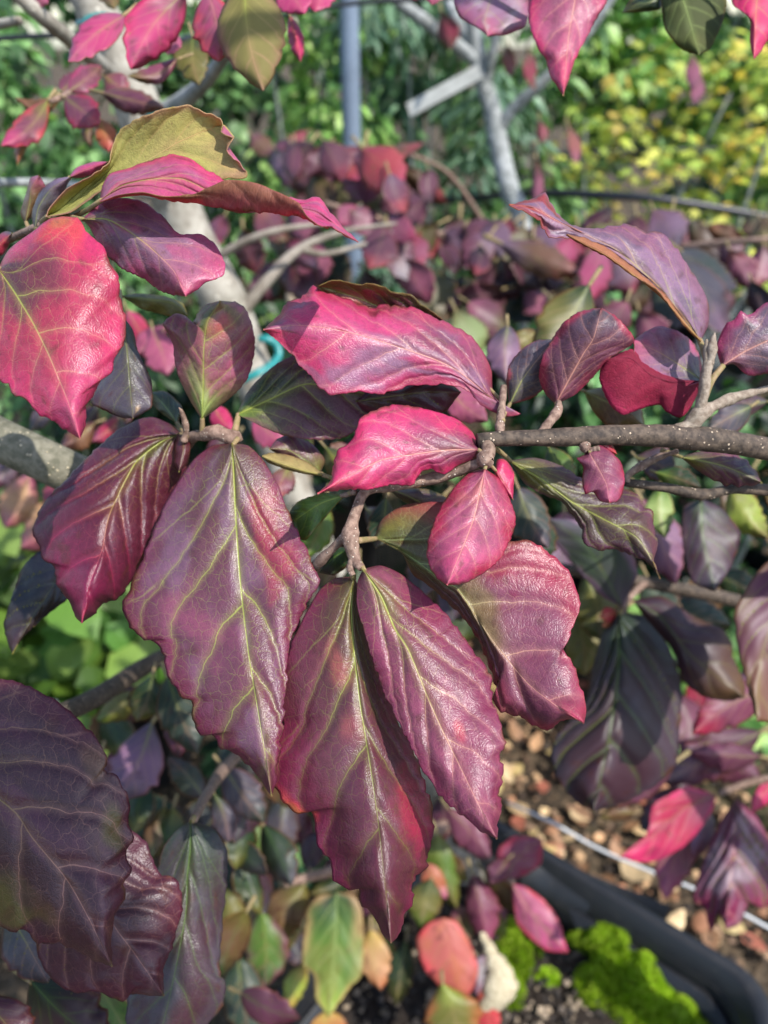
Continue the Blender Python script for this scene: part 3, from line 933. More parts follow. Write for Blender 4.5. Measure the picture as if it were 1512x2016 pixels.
tw([(1320, 858, .288, 14), (1358, 835, .289, 14), (1378, 815, .289, 15), (1400, 802, .290, 12), (1440, 785, .292, 11), (1475, 775, .294, 8), (1530, 760, .30, 6)], n=50, mat=M_BUD)
tw([(1372, 818, .289, 10), (1384, 780, .287, 11), (1390, 735, .286, 10), (1396, 712, .286, 9)], mat=M_BUD)
ptube('bud', [(1396, 718, .286, 8), (1401, 690, .285, 10), (1404, 670, .285, 6), (1407, 655, .285, 1.5)], M_BUD, brR, lump=.15)
ptube('bud', [(1390, 720, .286, 6), (1392, 692, .286, 8), (1391, 668, .286, 2)], M_BUD, brR, lump=.15)
brS = ptube('branch', [(1900, 1000, .40, 15), (1640, 975, .34, 12), (1512, 965, .322, 11), (1440, 963, .318, 10), (1385, 974, .315, 11), (1310, 960, .313, 10), (1230, 950, .312, 8)], M_BARK_DARK, treeC, n=50, lump=.12, seed=16)
ptube('twig', [(1232, 950, .312, 7), (1240, 932, .312, 8), (1290, 903, .31, 7), (1335, 888, .305, 5)], M_TWIG, brS, n=24, lump=.3)
brT = ptube('branch', [(1950, 1330, .56, 15), (1640, 1240, .60, 13), (1450, 1183, .58, 13), (1250, 1143, .56, 12), (1120, 1122, .55, 12), (1000, 1105, .56, 9)], M_BARK_DARK, treeC, n=50, lump=.08, seed=17)
ptube('twig', [(1270, 1147, .56, 8), (1245, 1170, .55, 7), (1225, 1200, .545, 6)], M_TWIG, brT, n=16)
brU = ptube('branch', [(1950, 1560, .68, 10), (1640, 1530, .76, 9), (1500, 1535, .78, 8), (1415, 1562, .78, 6)], M_TWIG, treeC, n=30, seed=18)

treeB_xy = P(1075, 640, 1.75)
treeB = empty('ironwood_tree', (treeB_xy[0], treeB_xy[1], 0), 'grey-trunked ironwood sapling beyond the branches with red and mauve leaves', 'tree')
tB = P(np.array([1030., 1005, 985, 968, 950, 938, 925, 905]), np.array([480., 380, 300, 215, 160, 100, 10, -120]), np.array([1.7, 1.7, 1.7, 1.68, 1.66, 1.64, 1.6, 1.55]))
trunkB = tube('trunk', np.vstack([[(treeB_xy[0] + .03, treeB_xy[1], 0), (treeB_xy[0] + .015, treeB_xy[1], .45)], tB]), [.030, .027, .022, .022, .021, .020, .018, .016, .014, .010], M_BARK_GREY, treeB, 12, 60, .06, 5)
brB1 = ptube('branch', [(945, 125, 1.65, 13), (860, 60, 1.6, 13), (780, 0, 1.55, 11), (700, -60, 1.5, 8)], M_BARK_GREY, treeB)
brB2 = ptube('branch', [(985, 255, 1.69, 12), (1010, 215, 1.66, 12), (1075, 155, 1.6, 11), (1160, 60, 1.55, 9), (1230, -40, 1.5, 7)], M_BARK_GREY, treeB)
brB3 = ptube('branch', [(942, 105, 1.64, 12), (900, 40, 1.7, 10), (870, -30, 1.75, 9)], M_BARK_GREY, treeB)
brB4 = ptube('branch', [(958, 160, 1.66, 11), (968, 110, 1.62, 10), (985, 40, 1.58, 8), (990, -40, 1.55, 6)], M_BARK_GREY, treeB)
brB5 = ptube('branch', [(1030, 490, 1.70, 12), (960, 480, 1.45, 9), (860, 460, 1.25, 8), (740, 430, 1.1, 7), (640, 400, 1.05, 5)], M_TWIG, treeB)
brB6 = ptube('branch', [(1035, 510, 1.70, 12), (1120, 510, 1.4, 9), (1250, 500, 1.15, 8), (1400, 480, 1.05, 7), (1530, 470, 1.0, 6)], M_TWIG, treeB)
brB7 = ptube('branch', [(975, 480, 1.6, 6.5), (940, 420, 1.55, 5.8), (880, 340, 1.45, 5.0), (800, 300, 1.35, 3.6)], M_TWIG, treeB)
m_lath = simple_material('weathered_lath', (.42, .42, .38), .8, .2, 0, .4, 40, .4, .002)
l0, l1 = P(805, 218, 1.66), P(945, 142, 1.60)
ax = (l1 - l0); ln = np.linalg.norm(ax); ax /= ln
nn_ = np.cross(ax, FWD); nn_ /= np.linalg.norm(nn_); tt_ = np.cross(ax, nn_)
lv = [l0 + ax * ln * a + nn_ * bq * .015 + tt_ * cq * .004 for a in (0, .02, .98, 1) for bq, cq in ((-1, -1), (1, -1), (1, 1), (-1, 1))]
lf = [(i * 4 + j, i * 4 + (j + 1) % 4, (i + 1) * 4 + (j + 1) % 4, (i + 1) * 4 + j) for i in range(3) for j in range(4)] + [(3, 2, 1, 0), (12, 13, 14, 15)]
tag(link_mesh('wooden_lath', mesh_np('wooden_lath', np.array(lv), lf), None, False, m_lath), 'pale flat wooden lath tied aslant to the grey sapling trunk', 'stake')


# ------------------------------------------------------------------ the leaves in focus
def H(M, L, R, d, parent, F=None, **k):
    L = [M[0]] + list(L) + [M[-1]]; R = [M[0]] + list(R) + [M[-1]]
    if F is not None: F = [M[0]] + list(F) + [M[-1]]
    return leaf(M, L, R, d, parent, F=F, **k)


# large purple leaf with green veins
H([(457, 872), (461, 950), (463, 1000), (468, 1080), (475, 1166), (490, 1291), (510, 1412), (535, 1568)],
  [(420, 876), (385, 900), (355, 940), (325, 990), (300, 1050), (282, 1095), (265, 1135), (252, 1165), (237, 1186), (258, 1235), (286, 1260), (316, 1272), (324, 1310), (345, 1360), (362, 1378), (378, 1380), (380, 1425), (392, 1447), (418, 1448), (436, 1474), (470, 1488), (500, 1520), (520, 1548)],
  [(490, 878), (520, 908), (545, 950), (565, 1000), (590, 1055), (612, 1100), (629, 1142), (605, 1190), (582, 1240), (570, 1290), (562, 1350), (560, 1400), (556, 1440), (550, 1490), (545, 1530)],
  (.290, .272, .250), brL, e=(.012, .006), nu=84, nv=17, col=(S(92, 58, 58), S(112, 58, 80), S(116, 48, 70)), edge='magenta', ew=.4, ea=.6, vein=('vg', 'vg'), vs=.95, mott=('lilac', .45),
  blot=[(.3, .55, .18, 'crimson', .6), (.5, -.4, .12, 'rose', .4), (.95, .2, .1, 'wine', .6)], pet=[(468, 864, .297)], pr=6, und='bronze', quilt=.0014, crimp=.00012,
  label='largest purple leaf with yellow-green veins hanging below the left twig')
# centre front leaf
H([(697, 1135), (692, 1200), (698, 1290), (710, 1390), (728, 1500), (745, 1620), (758, 1740), (770, 1857)],
  [(660, 1138), (630, 1160), (600, 1210), (572, 1270), (555, 1330), (548, 1380), (553, 1430), (540, 1470), (527, 1500), (537, 1540), (558, 1578), (582, 1602), (606, 1592), (618, 1620), (624, 1660), (648, 1694), (660, 1735), (686, 1752), (704, 1748), (713, 1780), (735, 1806), (755, 1842)],
  [(708, 1160), (714, 1200), (726, 1255), (748, 1320), (772, 1390), (795, 1440), (820, 1490), (838, 1550), (854, 1600), (850, 1640), (843, 1690), (838, 1712), (812, 1738), (813, 1780), (795, 1808), (784, 1842)],
  (.268, .252, .230), brR, e=(.012, .016), nu=84, nv=17, col=(S(100, 80, 48), S(104, 46, 66), S(98, 30, 52)), edge='magenta', ew=.55, ea=.8, vein=('vg', 'olive'), vs=.95, mott=('wine', .5),
  blot=[(.6, -.98, .09, 'red', 1.0), (.6, -1.0, .05, 'orange', .9), (.62, .7, .16, 'crimson', .8), (.25, -.3, .09, 'coral', .5), (.4, -.2, .08, 'coral', .4), (.85, 0, .3, 'wine', .45)], pet=[(692, 1118, .267)], pr=7, und='bronze', quilt=.0016, crimp=.0001,
  label='long wine-red and purple leaf with a ragged tip hanging from the middle twig')
# its right neighbour
H([(715, 1120), (752, 1176), (777, 1236), (805, 1281), (842, 1372), (873, 1442), (903, 1503), (945, 1590), (979, 1652)],
  [(704, 1145), (702, 1190), (714, 1235), (730, 1290), (745, 1335), (765, 1385), (798, 1448), (828, 1508), (858, 1556), (890, 1590), (922, 1615), (952, 1640)],
  [(750, 1113), (790, 1130), (830, 1163), (870, 1200), (910, 1250), (940, 1290), (966, 1330), (970, 1380), (988, 1428), (996, 1460), (984, 1488), (992, 1520), (984, 1558), (989, 1590), (981, 1622)],
  (.262, .246, .226), brR, e=(.004, .010), nu=84, nv=17, col=(S(124, 62, 78), S(126, 54, 78), S(124, 52, 78)), edge='magenta', ew=.42, ea=.6, vein=('vg', 'vp'), vs=.8, mott=('rose', .3),
  blot=[(.62, .3, .05, 'red', .5), (.1, 0, .15, 'olive', .5), (.25, .85, .2, 'magenta', .5)], pet=[(709, 1110, .266)], pr=7, und='bronze', quilt=.0009, crimp=.0001,
  label='mauve-pink leaf with fine pale veins overlapping the long wine-red leaf')
# right leaf with notch and red tip
H([(738, 1058), (800, 1092), (878, 1148), (902, 1160), (968, 1258), (1038, 1344), (1096, 1390), (1150, 1424)],
  [(790, 1088), (812, 1130), (850, 1158), (900, 1205), (930, 1240), (955, 1290), (972, 1340), (976, 1360), (969, 1376), (985, 1400), (1010, 1411), (1022, 1408), (1050, 1430), (1085, 1437), (1104, 1420), (1126, 1414)],
  [(752, 1022), (795, 994), (860, 988), (930, 1000), (975, 1050), (1008, 1068), (1038, 1061), (1073, 1082), (1114, 1117), (1134, 1153), (1141, 1200), (1124, 1246), (1110, 1282), (1127, 1302), (1141, 1342), (1154, 1397)],
  (.288, .272, .252), brR, e=(.010, .006), nu=84, nv=17, col=('olive', 'mauve', 'mauve'), edge='crimson', ew=.5, ea=.75, vein=('paleg', 'vp'), vs=1.0, mott=('purple', .6),
  blot=[(.97, 0, .10, 'hot', .9), (.12, .2, .2, 'dgreen', .5), (.45, 0, .16, 'olive', .55), (.52, .45, .035, 'magenta', .9)], pet=[(706, 1064, .270)], pr=7, und='bronze', quilt=.0018,
  label='pink and purple leaf with green midrib, notched margin and bright red tip')
# hot pink wedge leaf
H([(945, 885), (880, 886), (810, 895), (750, 906), (690, 936), (625, 972)],
  [(930, 850), (900, 825), (850, 808), (800, 797), (760, 799), (722, 814), (706, 828), (692, 868), (666, 885), (655, 920), (651, 946)],
  [(938, 902), (900, 918), (876, 934), (850, 924), (832, 928), (810, 956), (770, 954), (730, 964), (680, 964)],
  (.269, .262, .248), brR, e=(.010, .006), nu=60, nv=14, col=('mauve', 'pink', 'hot'), edge='hot', ew=.6, ea=.85, vein=('vp', 'vp'), vs=.7, mott=('mauve', .4), blot=[(.25, -.1, .16, 'purple', .5)],
  pet=[(957, 898, .268)], pr=6, und='crimson', label='hot pink wedge-shaped leaf pointing left from the dark speckled branch')
# round pink hanging leaf
H([(955, 922), (945, 970), (930, 1030), (906, 1090), (880, 1152)],
  [(925, 930), (895, 958), (866, 1000), (846, 1050), (840, 1090), (848, 1120), (864, 1142)],
  [(985, 944), (1005, 985), (1016, 1022), (1005, 1062), (985, 1100), (950, 1130), (914, 1149)],
  (.266, .254, .240), brR, e=(.009, .008), nu=56, nv=14, col=('rose', 'rose', 'pink'), edge='crimson', ew=.42, ea=.9, vein=('vp', 'vp'), vs=.75, mott=('mauve', .5), blot=[(.35, -.6, .10, 'coral', .6), (.2, 0, .16, 'orange', .3)],
  pet=[(958, 905, .267)], pr=5, und='crimson', label='oval rose-pink leaf with crimson margin hanging under the branch node')
H([(975, 925), (985, 940), (1002, 965), (1010, 985)], [(978, 905), (995, 905), (1012, 930)], [(972, 945), (985, 972)], (.272, .270), brR, nu=18, nv=5, col=('hot', 'hot', 'hot'), pet=[(965, 915, .269)], pr=4, vs=.2)
# big pink leaf at upper centre
H([(990, 802), (963, 781), (903, 731), (852, 706), (770, 678), (700, 657), (640, 645), (580, 640), (518, 649)],
  [(1026, 815), (992, 820), (950, 800), (925, 772), (900, 760), (850, 757), (800, 762), (750, 776), (700, 771), (652, 779), (626, 760), (610, 738), (592, 722), (580, 704), (560, 684)],
  [(970, 768), (968, 730), (950, 690), (925, 660), (890, 640), (850, 622), (810, 605), (782, 602), (756, 598), (730, 606), (690, 590), (650, 579), (612, 562), (604, 578), (580, 590), (558, 599), (549, 620)],
  (.284, .278, .270), brR, e=(.002, .014), nu=84, nv=16, col=('mauve', 'pink', 'hot'), edge='crimson', ew=.35, ea=.7, vein=('vp', 'vp'), vs=.75, mott=('lilac', .75), blot=[(.32, .3, .2, 'purple', .75), (.55, -.3, .2, 'lilac', .5), (.75, .0, .2, 'pink', .8)],
  pet=[(990, 830, .277)], pr=5, und='brown', label='large bright pink leaf with a jagged tip above the speckled branch')
H([(900, 700), (840, 650), (760, 610), (700, 585), (627, 564)], [(880, 640), (862, 622), (830, 600), (808, 580), (770, 574), (742, 560), (700, 560), (660, 552)], [(850, 700), (740, 660), (660, 610)],
  (.305, .296, .287), brR, e=(-.006, .004), nu=46, nv=11, col=('magenta', 'wine', 'bronze'), edge='olive', ew=.3, ea=.6, vein=('vg', 'vg'), vs=.8, mott=('crimson', .7), quilt=.003, und='bronze', pet=[(988, 790, .285)], pr=4)
# upright bronze leaf, centre left
H([(398, 826), (400, 760), (401, 690), (408, 635), (434, 592)],
  [(375, 790), (352, 744), (342, 704), (342, 685), (332, 660), (320, 636), (345, 618), (369, 624), (372, 648), (390, 615), (410, 598)],
  [(440, 795), (470, 768), (490, 740), (500, 702), (502, 670), (497, 640), (482, 606), (462, 594)],
  (.298, .290, .286), brL, e=(.008, .008), nu=56, nv=13, col=('paleg', 'mauve', 'olive'), edge='rose', ew=.5, ea=.5, vein=('vg', 'vg'), vs=1.0, mott=('rose', .5), blot=[(.75, .3, .13, 'red', .5), (.8, -.2, .12, 'green', .6)],
  pet=[(398, 850, .302)], pr=6, und='olive', label='upright bronze-pink leaf with a bright green midrib above the left twig')
# green and purple leaf to its right
H([(466, 816), (528, 788), (603, 756), (690, 770), (790, 790)],
  [(482, 780), (505, 750), (545, 716), (585, 697), (640, 700), (720, 720), (780, 750)],
  [(482, 823), (528, 846), (570, 860), (628, 866), (680, 861), (715, 832), (760, 815)],
  (.302, .300, .304), brL, e=(.004, .000), nu=56, nv=13, col=('green', 'purple', 'purple'), edge='mauve', ew=.35, ea=.5, vein=('vg', 'vg'), vs=1.0, mott=('dpurple', .5), blot=[(.25, -.5, .22, 'dgreen', .8)],
  pet=[(462, 850, .301)], pr=7, und='olive', label='half green half purple leaf lying under the large bright pink leaf')
H([(700, 790), (770, 780), (840, 772), (908, 772)], [(740, 755), (830, 752), (890, 758)], [(720, 812), (800, 818), (860, 815), (880, 808)], (.298, .294, .290), brR, e=(.006, .004), nu=34, nv=8, col=('dpurple', 'dpurple', 'wine'), edge='magenta', vs=.3, mott=('purple', .5), quilt=.003)
# dark magenta quilted leaf
H([(358, 854), (322, 867), (266, 912), (216, 1012), (201, 1083), (176, 1153), (161, 1227)],
  [(342, 838), (302, 821), (271, 826), (226, 850), (176, 896), (126, 947), (85, 992), (63, 1042), (74, 1068), (82, 1098), (107, 1117), (110, 1148), (125, 1172), (140, 1188), (147, 1214)],
  [(374, 885), (368, 925), (345, 975), (318, 1030), (290, 1085), (262, 1138), (234, 1178), (203, 1188), (190, 1205)],
  (.310, .292, .278), brL, e=(.012, .016), nu=76, nv=17, col=('wine', 'wine', 'magenta'), edge='wine', ew=.4, ea=.6, vein=('vg', 'vm'), vs=.75, mott=('purple', .35), blot=[(.97, 0, .08, 'crimson', .9), (.15, .1, .12, 'dgreen', .5)],
  pet=[(366, 860, .306)], pr=6, und='wine', quilt=.0034, crimp=.0004, label='dark magenta deeply quilted leaf beside the largest purple leaf')
H([(350, 852), (362, 880), (352, 930)], [(345, 870), (343, 910)], [(375, 870), (370, 910)], (.305, .30), brL, nu=14, nv=4, col=('wine', 'wine', 'wine'), vs=.2)
# big pink leaf at the left border
H([(-4, 528), (30, 577), (65, 635), (95, 696), (116, 746), (136, 796), (158, 865)],
  [(-40, 600), (-30, 700), (0, 752), (15, 756), (26, 776), (55, 790), (75, 816), (100, 826), (128, 846)],
  [(18, 490), (62, 457), (100, 430), (150, 428), (176, 462), (206, 487), (217, 520), (234, 545), (236, 580), (246, 620), (247, 668), (226, 704), (222, 731), (196, 751), (187, 773), (170, 798), (172, 822), (166, 842)],
  (.246, .234, .224), brL, e=(.004, .012), nu=76, nv=16, col=(S(104, 56, 62), S(178, 52, 84), 'pink'), edge='hot', ew=.55, ea=.8, vein=('vg', 'vp'), vs=.65, mott=('crimson', .5), blot=[(.2, .25, .22, 'dpurple', .6), (.28, .92, .12, 'red', .95), (.24, .95, .035, 'orange', .8), (.5, .8, .2, 'crimson', .5)],
  pet=[(-40, 500, .26), (-90, 480, .30)], pr=8, und='brown', label='broad pink leaf with an orange-red shoulder in front of the left branch')
# lilac leaf behind
H([(161, 432), (211, 432), (256, 457), (296, 487), (342, 533), (366, 584)],
  [(201, 396), (241, 389), (281, 397), (322, 427), (352, 460), (397, 461), (424, 482), (443, 518), (438, 543), (402, 558), (386, 572)],
  [(176, 447), (191, 477), (216, 508), (246, 533), (281, 548), (317, 574), (342, 581)],
  (.272, .264, .256), br5, e=(.004, .008), nu=56, nv=13, col=('mauve', 'lilac', 'rose'), edge='pink', ew=.5, ea=.65, vein=('vg', 'vp'), vs=.7, mott=('pink', .4), pet=[(120, 425, .285), (85, 440, .30)], pr=6, und='brown',
  label='lilac-pink leaf with a blunt tip against the pale trunk')
# twisted pink leaf with brown underside
H([(196, 397), (240, 365), (300, 352), (360, 352), (420, 378), (500, 392), (560, 405), (628, 420), (706, 476)],
  [(201, 367), (216, 342), (251, 331), (302, 313), (342, 303), (382, 316), (412, 336), (445, 355), (500, 365), (555, 384), (590, 394), (628, 387), (654, 422)],
  [(231, 388), (281, 383), (322, 392), (352, 396), (400, 402), (452, 410), (503, 416), (553, 420), (598, 428), (628, 445), (655, 449)],
  (.264, .256, .244), br5, F=[(231, 384), (281, 378), (322, 386), (377, 383), (420, 366), (452, 354), (503, 361), (553, 381), (588, 400), (605, 425), (630, 444), (655, 448)], fd=-.006,
  e=(.008, -.004), nu=70, nv=13, col=('rose', 'pink', 'pink'), edge='hot', ew=.35, ea=.5, vein=('vg', 'vp'), vs=.55, mott=('lilac', .4), und='brown', pet=[(160, 420, .28), (100, 440, .30)], pr=6,
  label='long twisted pink leaf with a folded brown underside and slender tip')
H([(420, 395), (460, 400), (510, 418)], [(440, 385), (480, 392)], [(430, 408), (470, 420)], (.266, .266), br5, nu=16, nv=5, col=('crimson', 'crimson', 'pink'), vs=.2)
# olive underside leaf
H([(90, 428), (136, 406), (201, 352), (281, 322), (352, 281), (437, 246), (461, 271)],
  [(96, 410), (131, 371), (176, 347), (211, 322), (221, 291), (231, 261), (266, 236), (327, 212), (372, 207), (395, 217), (427, 229), (440, 246), (436, 260)],
  [(141, 418), (196, 380), (271, 345), (340, 345), (420, 352), (487, 350), (473, 322), (447, 297)],
  (.285, .276, .270), br5, e=(-.006, -.008), side=-1, nu=60, nv=13, col=('olive', 'olive', 'rose'), edge='rose', ew=.35, ea=.8, vein=('paleg', 'peach'), vs=.8, und=S(176, 172, 84), pet=[(80, 440, .30)], pr=6,
  label='upturned olive-green leaf showing its pale underside above the twisted pink leaf')
H([(68, 455), (75, 410), (100, 372), (140, 348)], [(62, 420), (80, 375), (110, 352)], [(95, 430), (118, 395)], (.297, .292), br5, nu=24, nv=6, col=('slate', 'slate', 'lilac'), vs=.3, pet=[(82, 445, .30)])
H([(135, 350), (170, 333), (215, 318)], [(150, 330), (185, 318)], [(165, 350), (200, 335)], (.296, .292), br5, nu=18, nv=5, col=('pink', 'pink', 'pink'), vs=.2, pet=[(110, 380, .30)])
H([(50, 440), (58, 400), (62, 370), (78, 345)], [(40, 420), (50, 385), (60, 350)], [(72, 415), (92, 375)], (.305, .30), br5, nu=22, nv=6, col=('bronze', 'bronze', 'rose'), vs=.3, pet=[(60, 460, .305)])
ptube('twig', [(-60, 500, .34, 7), (20, 470, .315, 7), (70, 448, .30, 7), (100, 435, .295, 6)], M_TWIG, br5, n=20, lump=.2)
ptube('twig', [(-60, 500, .34, 7), (-120, 440, .45, 6), (-60, 362, .58, 5)], M_TWIG, br5, n=20, lump=.2)
H([(-20, 500), (0, 480), (25, 458)], [(-10, 470), (10, 455)], [(0, 505), (15, 490)], (.30, .30), br5, nu=16, nv=5, col=('crimson', 'crimson', 'slate'), vs=.2, pet=[(20, 470, .315)])

# slate leaf with red twisted tip, right
H([(1380, 672), (1336, 612), (1285, 553), (1215, 492), (1140, 456), (1085, 428), (1045, 408), (1002, 403)],
  [(1345, 633), (1315, 593), (1295, 568), (1254, 543), (1214, 512), (1184, 492), (1144, 478), (1114, 466), (1086, 468), (1068, 447), (1062, 432)],
  [(1395, 638), (1395, 598), (1380, 563), (1355, 523), (1330, 487), (1305, 460), (1270, 455), (1239, 441), (1194, 446), (1160, 450), (1134, 447), (1104, 427), (1086, 402), (1071, 377), (1048, 392)],
  (.292, .276, .262), brR, e=(-.004, .010), nu=76, nv=15, col=('lilac', 'lilac', 'lilac'), edge='mauve', ew=.35, ea=.6, vein=('vg', 'vp'), vs=.7, mott=('slate', .5), blot=[(.97, 0, .2, S(150, 44, 44), 1.0), (.92, .7, .22, S(150, 44, 44), 1.0), (.92, -.7, .18, S(150, 44, 44), .8), (.5, .8, .2, 'mauve', .6)],
  pet=[(1388, 700, .287), (1392, 718, .286)], pr=7, und='orange', label='slate-lilac leaf with a twisted red tip rising from the bud twig')
H([(1380, 672), (1300, 585), (1200, 508), (1115, 462)], [(1345, 631), (1304, 577), (1258, 538), (1212, 501), (1186, 484), (1150, 470)], [(1345, 640), (1296, 572), (1240, 538), (1200, 508), (1150, 482)],
  (.287, .272, .262), brR, side=-1, nu=40, nv=4, col=('brown', 'brown', 'bronze'), und=S(170, 104, 70), vs=.2, quilt=.0004, wave=.0004, e=(0.002, .001))
H([(1094, 796), (1124, 741), (1149, 696), (1169, 665), (1184, 606)],
  [(1074, 776), (1061, 746), (1066, 706), (1084, 671), (1109, 635), (1139, 614), (1160, 609)],
  [(1134, 776), (1169, 741), (1194, 711), (1224, 691), (1250, 672), (1234, 645), (1209, 620)],
  (.290, .282, .276), brR, e=(.006, .004), nu=56, nv=13, col=('mauve', 'purple', 'slate'), edge='crimson', ew=.35, ea=.75, vein=('vp', 'vp'), vs=.85, mott=('dpurple', .55), pet=[(1098, 806, .287)], pr=6, und='wine',
  label='rounded plum leaf with a crimson rim standing on the speckled branch')
H([(1003, 797), (1030, 745), (1060, 705), (1090, 668)], [(997, 751), (1003, 716), (1029, 686), (1056, 670)], [(1045, 785), (1075, 760), (1095, 710)], (.300, .296), brR, nu=34, nv=8, col=('slate', 'slate', 'slate'), edge='red', ew=.2, ea=.5, vein=('vg', 'vp'), vs=.6, pet=[(990, 820, .279)], pr=5)
# crimson underside leaf and the lilac leaf above it
H([(1382, 752), (1320, 752), (1280, 738), (1240, 705), (1190, 708)], [(1360, 800), (1340, 822), (1315, 812), (1296, 796), (1256, 806), (1224, 817), (1200, 795), (1180, 745)], [(1340, 748), (1300, 735), (1262, 712), (1245, 688)],
  (.300, .290, .286), brR, side=-1, nu=44, nv=11, col=('magenta', 'crimson', 'crimson'), und=S(132, 22, 52), edge='hot', ew=.3, ea=.4, vs=.5, vein=('wine', 'wine'), e=(.004, .002), pet=[(1388, 740, .287)], pr=5, label='cupped leaf showing a crimson underside beside the bud twig')
H([(1384, 750), (1340, 720), (1300, 695), (1248, 670)], [(1350, 760), (1320, 757), (1282, 742), (1252, 705)], [(1380, 710), (1366, 676), (1336, 652), (1296, 642), (1262, 658)],
  (.305, .300, .292), brR, nu=40, nv=10, col=('slate', 'lilac', 'rose'), edge='pink', ew=.3, ea=.8, vein=('vg', 'vp'), vs=.6, e=(-.006, .006), pet=[(1390, 735, .287)], pr=5)
H([(1420, 722), (1470, 690), (1540, 660), (1640, 640)], [(1410, 681), (1430, 636), (1445, 630), (1457, 612), (1475, 620), (1512, 594), (1570, 590)], [(1445, 717), (1472, 739), (1512, 736), (1590, 715)],
  (.288, .284, .28), brR, nu=44, nv=11, col=('mauve', 'slate', 'lilac'), edge='pink', ew=.35, ea=.75, vein=('vp', 'vp'), vs=.7, mott=('lilac', .5), pet=[(1400, 750, .287), (1385, 785, .288)], pr=8, label='lilac leaf with pink margin to the right of the pale buds')
# little notched leaf on the branch
H([(1160, 890), (1180, 925), (1195, 955), (1200, 991)], [(1140, 900), (1134, 902), (1148, 920), (1146, 948), (1152, 973), (1168, 968), (1180, 986)], [(1178, 876), (1200, 887), (1224, 912), (1230, 947), (1224, 977), (1214, 988)],
  (.274, .268, .262), brR, nu=36, nv=9, col=('mauve', 'mauve', 'rose'), edge='crimson', ew=.35, ea=.75, vein=('vp', 'vp'), vs=.4, pet=[(1160, 886, .276)], pr=4, label='small notched mauve leaf dangling just under the speckled branch')
H([(1170, 872), (1195, 878), (1215, 895)], [(1190, 865), (1208, 878)], [(1175, 888), (1195, 900)], (.280, .282), brR, nu=14, nv=4, col=('crimson', 'crimson', 'red'), vs=.1)
# green-veined dark leaf, right
H([(1003, 907), (1064, 942), (1124, 987), (1189, 1022), (1254, 1058), (1284, 1104), (1300, 1140)],
  [(1033, 952), (1064, 972), (1104, 987), (1124, 1012), (1144, 1042), (1149, 1068), (1179, 1084), (1214, 1082), (1254, 1098), (1280, 1110)],
  [(1054, 901), (1104, 916), (1144, 941), (1195, 955), (1229, 962), (1254, 972), (1268, 998), (1285, 1007), (1288, 1042), (1296, 1072), (1288, 1100)],
  (.302, .296, .284), brR, e=(.004, .008), nu=64, nv=14, col=('olive', 'dpurple', 'purple'), edge='purple', ew=.4, ea=.6, vein=('vg', 'vg'), vs=1.0, mott=('slate', .4), pet=[(985, 890, .29), (968, 880, .275)], pr=6, und='brown',
  label='dark purple leaf with green midrib and a curled tail tip below the branch')
# small leaves round the middle twig
H([(676, 976), (633, 990), (598, 1012), (572, 1030)], [(640, 970), (590, 985), (570, 1008)], [(655, 1000), (625, 1036), (600, 1064), (585, 1055)], (.288, .296), brR, nu=34, nv=8, col=('green', 'green', 'dgreen'), vein=('ygreen', 'ygreen'), vs=1.0, pet=[(690, 970, .277)], pr=5, e=(.004, -.002), label='glossy bright green leaf tucked beside the middle twig')
H([(690, 1080), (660, 1095), (628, 1128)], [(670, 1076), (640, 1085)], [(688, 1110), (660, 1132)], (.285, .290), brR, nu=24, nv=6, col=('dgreen', 'dgreen', 'slate'), vein=('green', 'green'), vs=.8, pet=[(692, 1070, .27)])
H([(638, 936), (590, 925), (545, 910), (516, 898)], [(600, 908), (560, 895), (530, 893)], [(600, 932), (560, 922), (530, 910)], (.300, .292), brL, side=-1, nu=26, nv=5, col=('bronze', 'bronze', 'bronze'), und=S(170, 150, 90), vs=.3, quilt=.0006, pet=[(650, 940, .30), (700, 960, .283)])
H([(630, 932), (600, 905), (565, 885), (530, 884)], [(640, 905), (610, 870), (570, 856), (545, 865)], [(610, 925), (565, 905)], (.308, .300), brR, nu=28, nv=7, col=('olive', 'purple', 'purple'), edge='mauve', vein=('paleg', 'vg'), vs=.7, pet=[(650, 940, .30), (700, 960, .283)])
H([(760, 960), (800, 975), (850, 1000), (890, 1010)], [(800, 960), (850, 965), (885, 985)], [(790, 985), (840, 1012)], (.305, .31), brR, nu=26, nv=6, col=('slate', 'dpurple', 'purple'), edge='olive', vs=.5, pet=[(740, 960, .28)])
# lower left: leaves in the shade, also darkened into the first one's colour
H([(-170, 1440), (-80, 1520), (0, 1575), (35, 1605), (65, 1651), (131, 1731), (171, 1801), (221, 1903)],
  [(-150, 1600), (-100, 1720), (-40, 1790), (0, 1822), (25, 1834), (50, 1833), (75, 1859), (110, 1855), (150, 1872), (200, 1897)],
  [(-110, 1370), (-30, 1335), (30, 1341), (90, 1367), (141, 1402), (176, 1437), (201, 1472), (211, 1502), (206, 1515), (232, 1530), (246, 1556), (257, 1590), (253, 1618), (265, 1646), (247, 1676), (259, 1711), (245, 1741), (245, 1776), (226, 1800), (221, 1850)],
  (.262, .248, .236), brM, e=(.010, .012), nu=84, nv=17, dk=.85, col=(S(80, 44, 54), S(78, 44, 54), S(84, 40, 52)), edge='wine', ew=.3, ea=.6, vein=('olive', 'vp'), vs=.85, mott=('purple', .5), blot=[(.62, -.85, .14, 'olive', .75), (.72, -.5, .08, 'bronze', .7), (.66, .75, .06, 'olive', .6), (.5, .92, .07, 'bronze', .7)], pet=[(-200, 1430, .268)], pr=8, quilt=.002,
  label='big dusky purple leaf with olive blotches hanging at the lower left')
